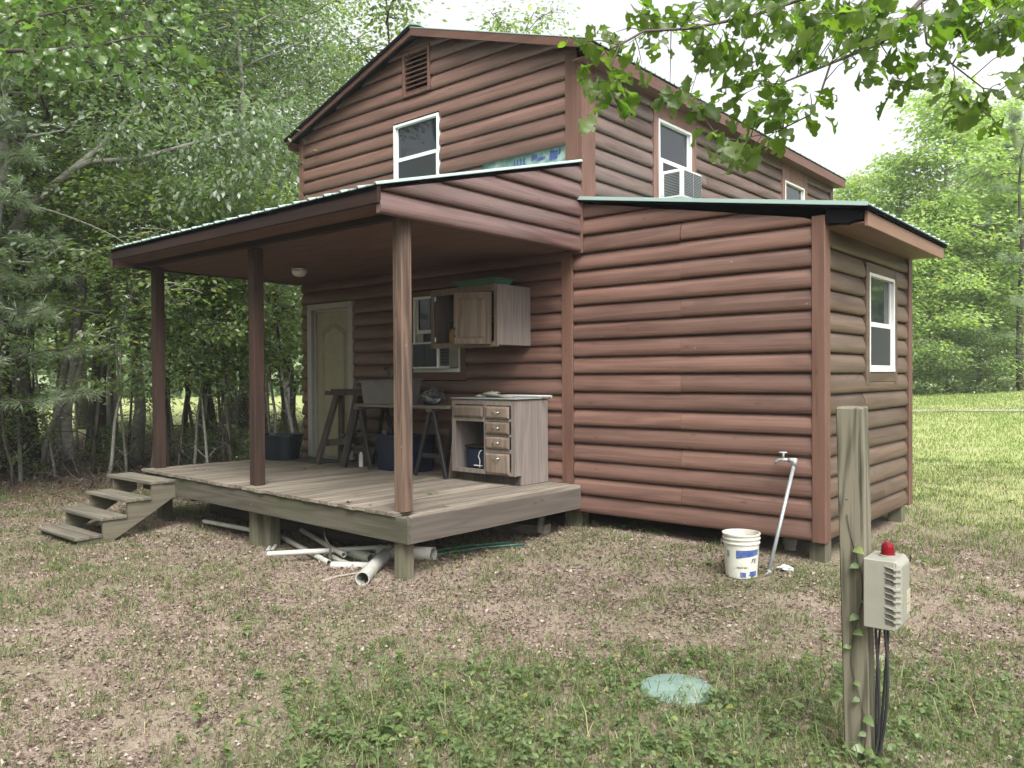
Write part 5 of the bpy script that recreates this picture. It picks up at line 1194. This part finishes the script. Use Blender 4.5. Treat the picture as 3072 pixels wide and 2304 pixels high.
plant('p', -35, 11.6, .74, 4.0, 'small pine with long needles left of the grey stems', None)
for i, (u, d) in enumerate(((2620, 33.5), (2700, 33.0), (2760, 33.2), (2830, 33.0), (2900, 33.2), (2960, 33.0), (3030, 33.0), (2560, 34))):
    plant('s', u, d, 1.1+.3*(i % 3), i*1.3, f"bush at the foot of the field-edge trees, {['first', 'second', 'third', 'fourth', 'fifth', 'sixth', 'seventh', 'eighth'][i]} planted of its row" if False else 'dark bush at the foot of the field-edge trees', 'bushes at the foot of the field-edge trees')
# bare stems and brush of the wood edge
def bare(seed):
    r = np.random.default_rng(seed); root = bpy.data.objects.new('bare_sapling', None); COL.objects.link(root); mb = MB()
    H = 3.6+1.5*r.random(); a = r.standard_normal(2)*.35; tp = [Vector((a[0]*t*t+.10*math.sin(5*t+seed), a[1]*t*t+.08*math.cos(4*t), H*t-.1)) for t in np.linspace(0, 1, 9)]
    mb.tube(tp, [.032*(1-.8*i/8) for i in range(9)], 7)
    for k in range(9):
        i = r.integers(1, 8); p = tp[i]; q = p+Vector((r.standard_normal()*.5, r.standard_normal()*.5, .15+.45*r.random())); pts = limb(mb, p, q, .010, .003, r, 4, 4, .15)
        mb.tube((pts[2], pts[2]+Vector(r.standard_normal(3))*.22), [.004, .002], 3, False)
    mb.build('trunk', BARKP if seed % 2 else BARK, root, smooth=True, fix=False); return root
BARE = [bare(3), bare(4), bare(6)]; bu = set()
for i, (u, d) in enumerate(((40, 13.0), (90, 13.4), (118, 14.8), (150, 13.6), (300, 14.2), (335, 15), (365, 13.9), (400, 14.8), (500, 14.4), (520, 15.6), (545, 14.0), (590, 15.0), (610, 13.6), (640, 15.8), (668, 14.4), (700, 15.3), (715, 13.9), (770, 14.8), (800, 15.6), (830, 13.8), (860, 15.0), (885, 14.2))):
    b = BARE[i % 3]; o = copy_tree(b) if i % 3 in bu else b; bu.add(i % 3); x, y = at(u, d)
    o.location = (x, y, g1(x, y)); o.rotation_euler = (random.uniform(-.12, .12), random.uniform(-.12, .12), i*2.1); k_ = random.uniform(.75, 1.25); o.scale = (k_, k_, k_)
    where = 'left of the grey stems' if u < 160 else 'left of the first porch post' if u < 430 else 'between the first and second porch posts' if u < 745 else 'between the second post and the cabin'
    tag(o, f"bare thin {'pale' if i % 3 != 1 else 'dark'} sapling stem {where}", 'sapling', 'bare saplings at the wood edge')
r = np.random.default_rng(55); mb = MB()
for k in range(520):
    u = r.uniform(-60, 930); d = 12.6+5.5*r.random(); x, y = at(u, d)
    if x > -5.6: continue
    z = g1(x, y); L = .25+.9*r.random()**2; a = r.random()*6.28; e = r.random()**1.5*1.3; p = Vector((x, y, z)); q = p+Vector((math.cos(a)*math.cos(e)*L, math.sin(a)*math.cos(e)*L, math.sin(e)*L+.03)); m_ = p.lerp(q, .5)+Vector(r.standard_normal(3))*L*.1
    w_ = .004+.008*r.random(); mb.tube((p, m_, q), [w_, w_*.8, w_*.3], 4, False)
tag(mb.build('brush', TWIG, None, fix=False), 'tangle of dead twigs and brush along the wood edge', 'brush', kind='stuff')
# far wood closing the horizon
r = np.random.default_rng(77); n = 42000
a = math.atan2(FWD[1], FWD[0])+(r.random(n)*2-1)*1.15; d = 70+22*r.random(n); hgt = (9+5*vnoise(a*30, d*0+1, 1.0, 3)+2*vnoise(a*110, d*0+2, 1, 4))
x = CAM[0]+d*np.cos(a); y = CAM[1]+d*np.sin(a); z = G(np.clip(x, -60, 60), np.clip(y, -20, 60))+hgt*r.random(n)**.8
v, f = leaves(np.stack([x, y, z], 1), unit(r, n)-np.array([0, 0, .4]), unit(r, n)+np.array([0, 0, .8]), .7+.8*r.random(n), .28+.25*r.random(n), .3)
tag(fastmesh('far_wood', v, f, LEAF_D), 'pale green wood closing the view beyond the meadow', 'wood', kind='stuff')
# clump of pale leaning stems
def stems(name, paths, bark, label, cat, crown=None):
    root = thing(name, (0, 0, 0), label, cat)
    p0 = ray(*paths[0][0][0]); root.location = p0
    for pts, r0, r1 in paths:
        w = [ray(*p) for p in pts]
        w2 = []
        for i in range(len(w)-1):
            for t in (0, .5): w2.append(w[i].lerp(w[i+1], t))
        w2.append(w[-1]); w3 = [w2[0]]+[(w2[i-1]+w2[i]*2+w2[i+1])/4 for i in range(1, len(w2)-1)]+[w2[-1]]
        mb = MB(); mb.tube(w3, [r0+(r1-r0)*i/(len(w3)-1) for i in range(len(w3))], 10); mb.build('trunk', bark, root, smooth=True, fix=False)
    return root
D0_ = 14.6
gs = stems('clump_of_grey_stems', [([(212, 1378, D0_), (200, 1300, D0_), (199, 1232, D0_), (222, 1117, D0_), (231, 978, D0_), (245, 876, D0_), (262, 700, D0_+.3), (300, 480, D0_+.6)], .10, .045),
    ([(186, 1366, D0_+.15), (167, 1255, D0_+.2), (185, 1140, D0_+.2), (213, 1024, D0_+.2), (231, 922, D0_+.3), (236, 760, D0_+.5)], .075, .04),
    ([(128, 1400, D0_-.4), (153, 1279, D0_-.3), (185, 1209, D0_-.2), (222, 1163, D0_-.1), (246, 1093, D0_), (252, 960, D0_+.1), (256, 800, D0_+.3)], .055, .03)], BARKP, 'clump of three pale grey leaning stems left of the porch', 'tree')
lt = stems('leaning_tree', [([(-40, 1420, 13.2), (-35, 1000, 13.2), (46, 657, 13.0), (110, 600, 12.9), (208, 518, 12.8), (262, 480, 12.8), (393, 486, 12.6), (540, 440, 12.5), (740, 389, 12.4)], .11, .018), ([(208, 518, 12.8), (290, 450, 12.9), (365, 380, 13.0), (420, 310, 13.2)], .06, .02), ([(0, 590, 12.8), (110, 620, 12.6), (210, 650, 12.5), (330, 700, 12.4), (400, 745, 12.3)], .022, .006)], BARKP, 'leaning pale-limbed tree reaching right over the wood edge', 'tree')
r = np.random.default_rng(5); C = np.concatenate([np.array([tuple(ray(u, v_, 12.5)) for u, v_ in ((480, 380), (560, 330), (640, 350), (720, 330), (800, 350), (540, 480), (640, 470), (740, 450), (820, 420), (600, 560), (700, 540), (500, 600), (430, 420), (380, 330), (420, 560), (860, 480), (780, 560))])]*3)+r.standard_normal((51, 3))*.28
cen = np.repeat(C, 60, 0); n = len(cen); off = r.standard_normal((n, 3))*np.array([.3, .3, .15]); hv = off+unit(r, n)*.25; hv[:, 2] -= .35
L = .085+.06*r.random(n); v, f = leaves(cen+off, hv, unit(r, n)*.6+np.array([0, 0, 1]), L, L*.24, .2); o = fastmesh('crown', v, f, LEAF_C); adopt(o, lt)
# oak leaves with lobes
def oakleaf(nseg=30):
    t = np.linspace(0, 1, nseg); env = np.sin(np.pi*np.clip(t, 0, 1)**1.25)**.75*(.35+.65*np.clip(t*1.35, 0, 1))
    lob = .50+.50*np.abs(np.sin(np.pi*(3.5*t+.12)))**.6; w = .36*env*lob; w[0] = .012; w[-1] = .0; w[1] = .014
    sh = .05*np.abs(np.sin(np.pi*(3.5*t+.12)))*(1-t)
    V = []
    for i in range(nseg): V += [(t[i]+sh[i], w[i], 0), (t[i], 0, 0), (t[i]+sh[i], -w[i], 0)]
    Fc = []
    for i in range(nseg-1):
        a = 3*i; Fc += [(a, a+1, a+4), (a, a+4, a+3), (a+1, a+2, a+5), (a+1, a+5, a+4)]
    return np.array(V), np.array(Fc)
OV, OF = oakleaf()
def oak_leaves(c, d, nrm, L, r):
    n = len(c); d = d/np.linalg.norm(d, axis=1, keepdims=True); s = np.cross(nrm, d); s /= np.linalg.norm(s, axis=1, keepdims=True); nn = np.cross(d, s)
    fold = .15+.5*r.random(n); curl = -.15-.45*r.random(n); wav = .05*r.standard_normal(n)
    lx_ = OV[:, 0][None]; ly_ = OV[:, 1][None]
    lz = np.abs(ly_)*fold[:, None]+curl[:, None]*lx_**2*.5+wav[:, None]*np.sin(lx_*9)
    P = c[:, None]+L[:, None, None]*(lx_[..., None]*d[:, None]+ly_[..., None]*s[:, None]+lz[..., None]*nn[:, None])
    k = len(OV); return P.reshape(-1, 3), (OF[None]+(np.arange(n)*k)[:, None, None]).reshape(-1, 3)
def oak(name, paths, spots, per, L0, L1, m, label, trunk, seed, jit):
    r = np.random.default_rng(seed); x, y = at(*trunk); root = thing(name, (x, y, g1(x, y)), label, 'tree')
    first = ray(*paths[0][0][0]); mb = MB(); limb(mb, (x, y, g1(x, y)-.2), (x+.1, y, first.z), .16, .11, r, 12, 8, .02); limb(mb, (x+.1, y, first.z), (x-.1, y+.2, first.z+4), .11, .04, r, 10, 6, .04); mb.build('trunk', BARK, root, smooth=True, fix=False)
    ends = []
    mb = MB(); mb.tube(((x+.1, y, first.z), first), [.05, paths[0][1]*1.1], 8)
    for pts, r0, r1 in paths:
        w = [ray(*p) for p in pts]; mb.tube(w, [r0+(r1-r0)*i/(len(w)-1) for i in range(len(w))], 7)
        for a, b in zip(w, w[1:]):
            for t in np.linspace(0, 1, 6): ends.append(a.lerp(b, t))
    C, D, N, L = [], [], [], []
    for (u, v_, d) in spots:
        s = ray(u, v_, d); near = min(ends, key=lambda q: (q-s).length)
        mid = near.lerp(s, .5)+Vector((0, 0, .02)); mb.tube((near, mid, s), [.0028, .0022, .0014], 5)
        for j in range(per):
            a = r.random()*6.28; dd = Vector((math.cos(a), math.sin(a), -.35-.75*r.random()))+(s-near).normalized()*.5
            C.append(tuple(s+Vector(r.standard_normal(3))*jit)); D.append(tuple(dd)); N.append(tuple(np.array([0, 0, 1.])+.55*r.standard_normal(3))); L.append(L0+(L1-L0)*r.random())
    mb.build('limb', TWIG, root, smooth=True, fix=False)
    v, f = oak_leaves(np.array(C), np.array(D), np.array(N), np.array(L), r); o = fastmesh('crown', v, f, m); adopt(o, root)
    return root
S4 = lambda lst, d: [(u, v_, d+.25*math.sin(u*.013+v_*.02)) for u, v_ in lst]
spots = S4([(1735, 130), (1790, 100), (1850, 95), (1785, 190), (1835, 200), (1885, 130), (1925, 190), (1850, 260), (1810, 270), (1890, 250), (1905, 25), (1960, 50), (2000, 40), (1985, 110), (2060, 50), (2090, 20), (2120, 90), (2190, 50), (2250, 20), (2320, 20),
    (2150, 140), (2180, 190), (2230, 130), (2270, 190), (2200, 240), (2235, 280), (2290, 240), (2330, 170), (2350, 250), (2290, 310), (2380, 130), (2420, 190), (2360, 310), (2400, 340), (2430, 280), (2340, 360), (2310, 400),
    (2480, 50), (2450, 100), (2500, 120), (2540, 70), (2560, 170), (2610, 210), (2680, 210), (2700, 150), (2680, 50), (2620, 20), (2740, 110), (2790, 30), (2850, 80), (2800, 190), (2880, 140), (2760, 240), (2700, 245),
    (2870, 265), (2900, 295), (2845, 310), (2925, 340), (2980, 375), (2950, 280), (3000, 250), (3020, 50), (2980, 90), (3050, 140), (3060, 250), (3040, 0), (2920, 20), (2140, 405), (2175, 440), (2270, 430), (2235, 415), (2070, 290), (2075, 325), (2010, 255)], 4.15)
rr_ = np.random.default_rng(91); spots += [(float(u), float(v_), 4.2+.3*float(rr_.standard_normal())) for u, v_ in zip(rr_.uniform(2050, 3090, 48), rr_.uniform(-40, 105, 48))]
oak('oak_tree', [([(3500, -420, 5.0), (3072, -150, 4.6), (2765, 0, 4.4), (2640, 130, 4.3), (2492, 190, 4.2), (2319, 260, 4.1)], .022, .004), ([(3072, -150, 4.6), (2600, -60, 4.35), (2398, 0, 4.2), (2252, 50, 4.1), (2066, 86, 4.0), (1933, 93, 3.95), (1860, 135, 3.95), (1832, 195, 3.95), (1850, 245, 3.95)], .012, .003), ([(2765, 0, 4.4), (2780, 130, 4.35), (2857, 193, 4.3), (2950, 265, 4.3), (3000, 270, 4.3)], .007, .002),
    ([(2492, 190, 4.2), (2462, 280, 4.15), (2430, 345, 4.1), (2330, 395, 4.1), (2200, 420, 4.05), (2150, 405, 4.05)], .006, .002), ([(2640, 130, 4.3), (2560, 40, 4.3), (2450, 40, 4.25)], .006, .002), ([(2857, 193, 4.3), (2900, 120, 4.35), (3060, 80, 4.4)], .005, .002), ([(2950, 265, 4.3), (2960, 330, 4.28), (2985, 365, 4.25)], .004, .002)],
    spots, 5, .095, .165, LEAF_O, 'oak whose lobed, hole-eaten leaves hang into the top right of the view', (3750, 5.6), 61, .035)
sp2 = [(float(u), float(v_), 9.0+.8*math.sin(u*.05)) for u, v_ in zip(np.random.default_rng(8).uniform(-60, 600, 95), np.random.default_rng(9).uniform(-60, 230, 95)) if v_ < 250-.0006*(u-300)**2]
oak('oak_tree', [([(-500, 260, 9.6), (-100, 160, 9.3), (0, 153, 9.2), (160, 150, 9.1), (320, 133, 9.0), (400, 110, 9.0), (490, 106, 9.0)], .035, .006), ([(-100, 160, 9.3), (60, 60, 9.3), (250, 20, 9.3), (420, -10, 9.4)], .02, .005), ([(320, 133, 9.0), (420, 165, 9.0), (520, 185, 9.0)], .01, .003)], sp2, 5, .11, .2, LEAF_O2, 'oak with big pointed-lobed leaves hanging in the top left corner', (-450, 9.8), 62, .10)
# vine on the foreground post
vn = thing('vine', (pc.x, pc.y, .02), 'thin green vine with heart-shaped leaves climbing the foreground post', 'vine')
mb = MB(); pts = []
for s in np.linspace(0, 1, 16):
    b = pc.lerp(tp, s*.62); pts.append(Vector((b.x, b.y, s*1.12))-ey*(.048+.006)*1.0+ex*(.03*math.sin(s*11)+.01)-ey*(.004+.008*abs(math.sin(s*7))))
mb.tube(pts, .0022, 5); mb.build('stem', TWIG, vn, smooth=True, fix=False)
r = np.random.default_rng(12); C, D, N, L = [], [], [], []
for i, a in ((3, .4), (4, 2.6), (5, -.6), (7, 3.0), (8, .6), (9, 2.4), (10, -.2), (12, 2.8), (13, .3), (2, 2.9), (1, .2), (1, 3.2)):
    C.append(tuple(pts[i])); dd = ex*math.cos(a)-ey*.8+Vector((0, 0, -.5+.6*r.random())); D.append(tuple(dd)); N.append(tuple(-ey+Vector((0, 0, .8)))); L.append(.035+.03*r.random())
v, f = leaves6(np.array(C), np.array(D), np.array(N), np.array(L), np.array(L)*.36, .2); o = fastmesh('leaves', v, f, WEED); adopt(o, vn)
# dead leaves on the deck
r = np.random.default_rng(15)
for i, (u, v_) in enumerate(((585, 1417), (600, 1421), (612, 1420), (930, 1386), (948, 1425), (1060, 1510), (905, 1409), (1100, 1519), (965, 1418))):
    x, y = onground(u, v_, .56); z = dz(x, y)+.008; L = .045+.035*r.random()
    v, f = oak_leaves(np.array([[x, y, z]]), np.array([[r.standard_normal(), r.standard_normal(), .12]]), np.array([[.3*r.standard_normal(), .3*r.standard_normal(), 1.]]), np.array([L]), r)
    tag(fastmesh('dead_leaf', v, f, LITTER), 'curled dead leaf lying on the deck boards', 'leaf', 'dead leaves on the deck')
x, y = onground(1297, 1484, .55); v, f = oak_leaves(np.array([[x, y, dz(x, y)+.012]]*3), np.array([[-1, .2, .15], [.6, .8, .1], [.2, -1, .1]]), np.array([[.1, 0, 1.]]*3), np.array([.09, .07, .07]), r)
sp = fastmesh('leaf_sprig', v, f, WEED); tag(sp, 'fresh green leaf sprig dropped on the deck by the base cabinet', 'sprig')

# ------------------------------------------------------------------ summer haze
mb = MB(); mb.box(-140, 140, -60, 150, -1.6, 24); hz = mb.build('haze', None)
hm = bpy.data.materials.new('humid_air'); hm.use_nodes = True; hm.node_tree.nodes.clear()
ho = hm.node_tree.nodes.new('ShaderNodeOutputMaterial'); hv = hm.node_tree.nodes.new('ShaderNodeVolumePrincipled')
hv.inputs['Color'].default_value = (.93, .96, 1, 1); hv.inputs['Density'].default_value = .0010; hv.inputs['Anisotropy'].default_value = .2
hm.node_tree.links.new(hv.outputs[0], ho.inputs['Volume']); hz.data.materials.append(hm); hz['kind'] = 'stuff'
S.cycles.volume_bounces = 0; S.cycles.volume_step_rate = 10
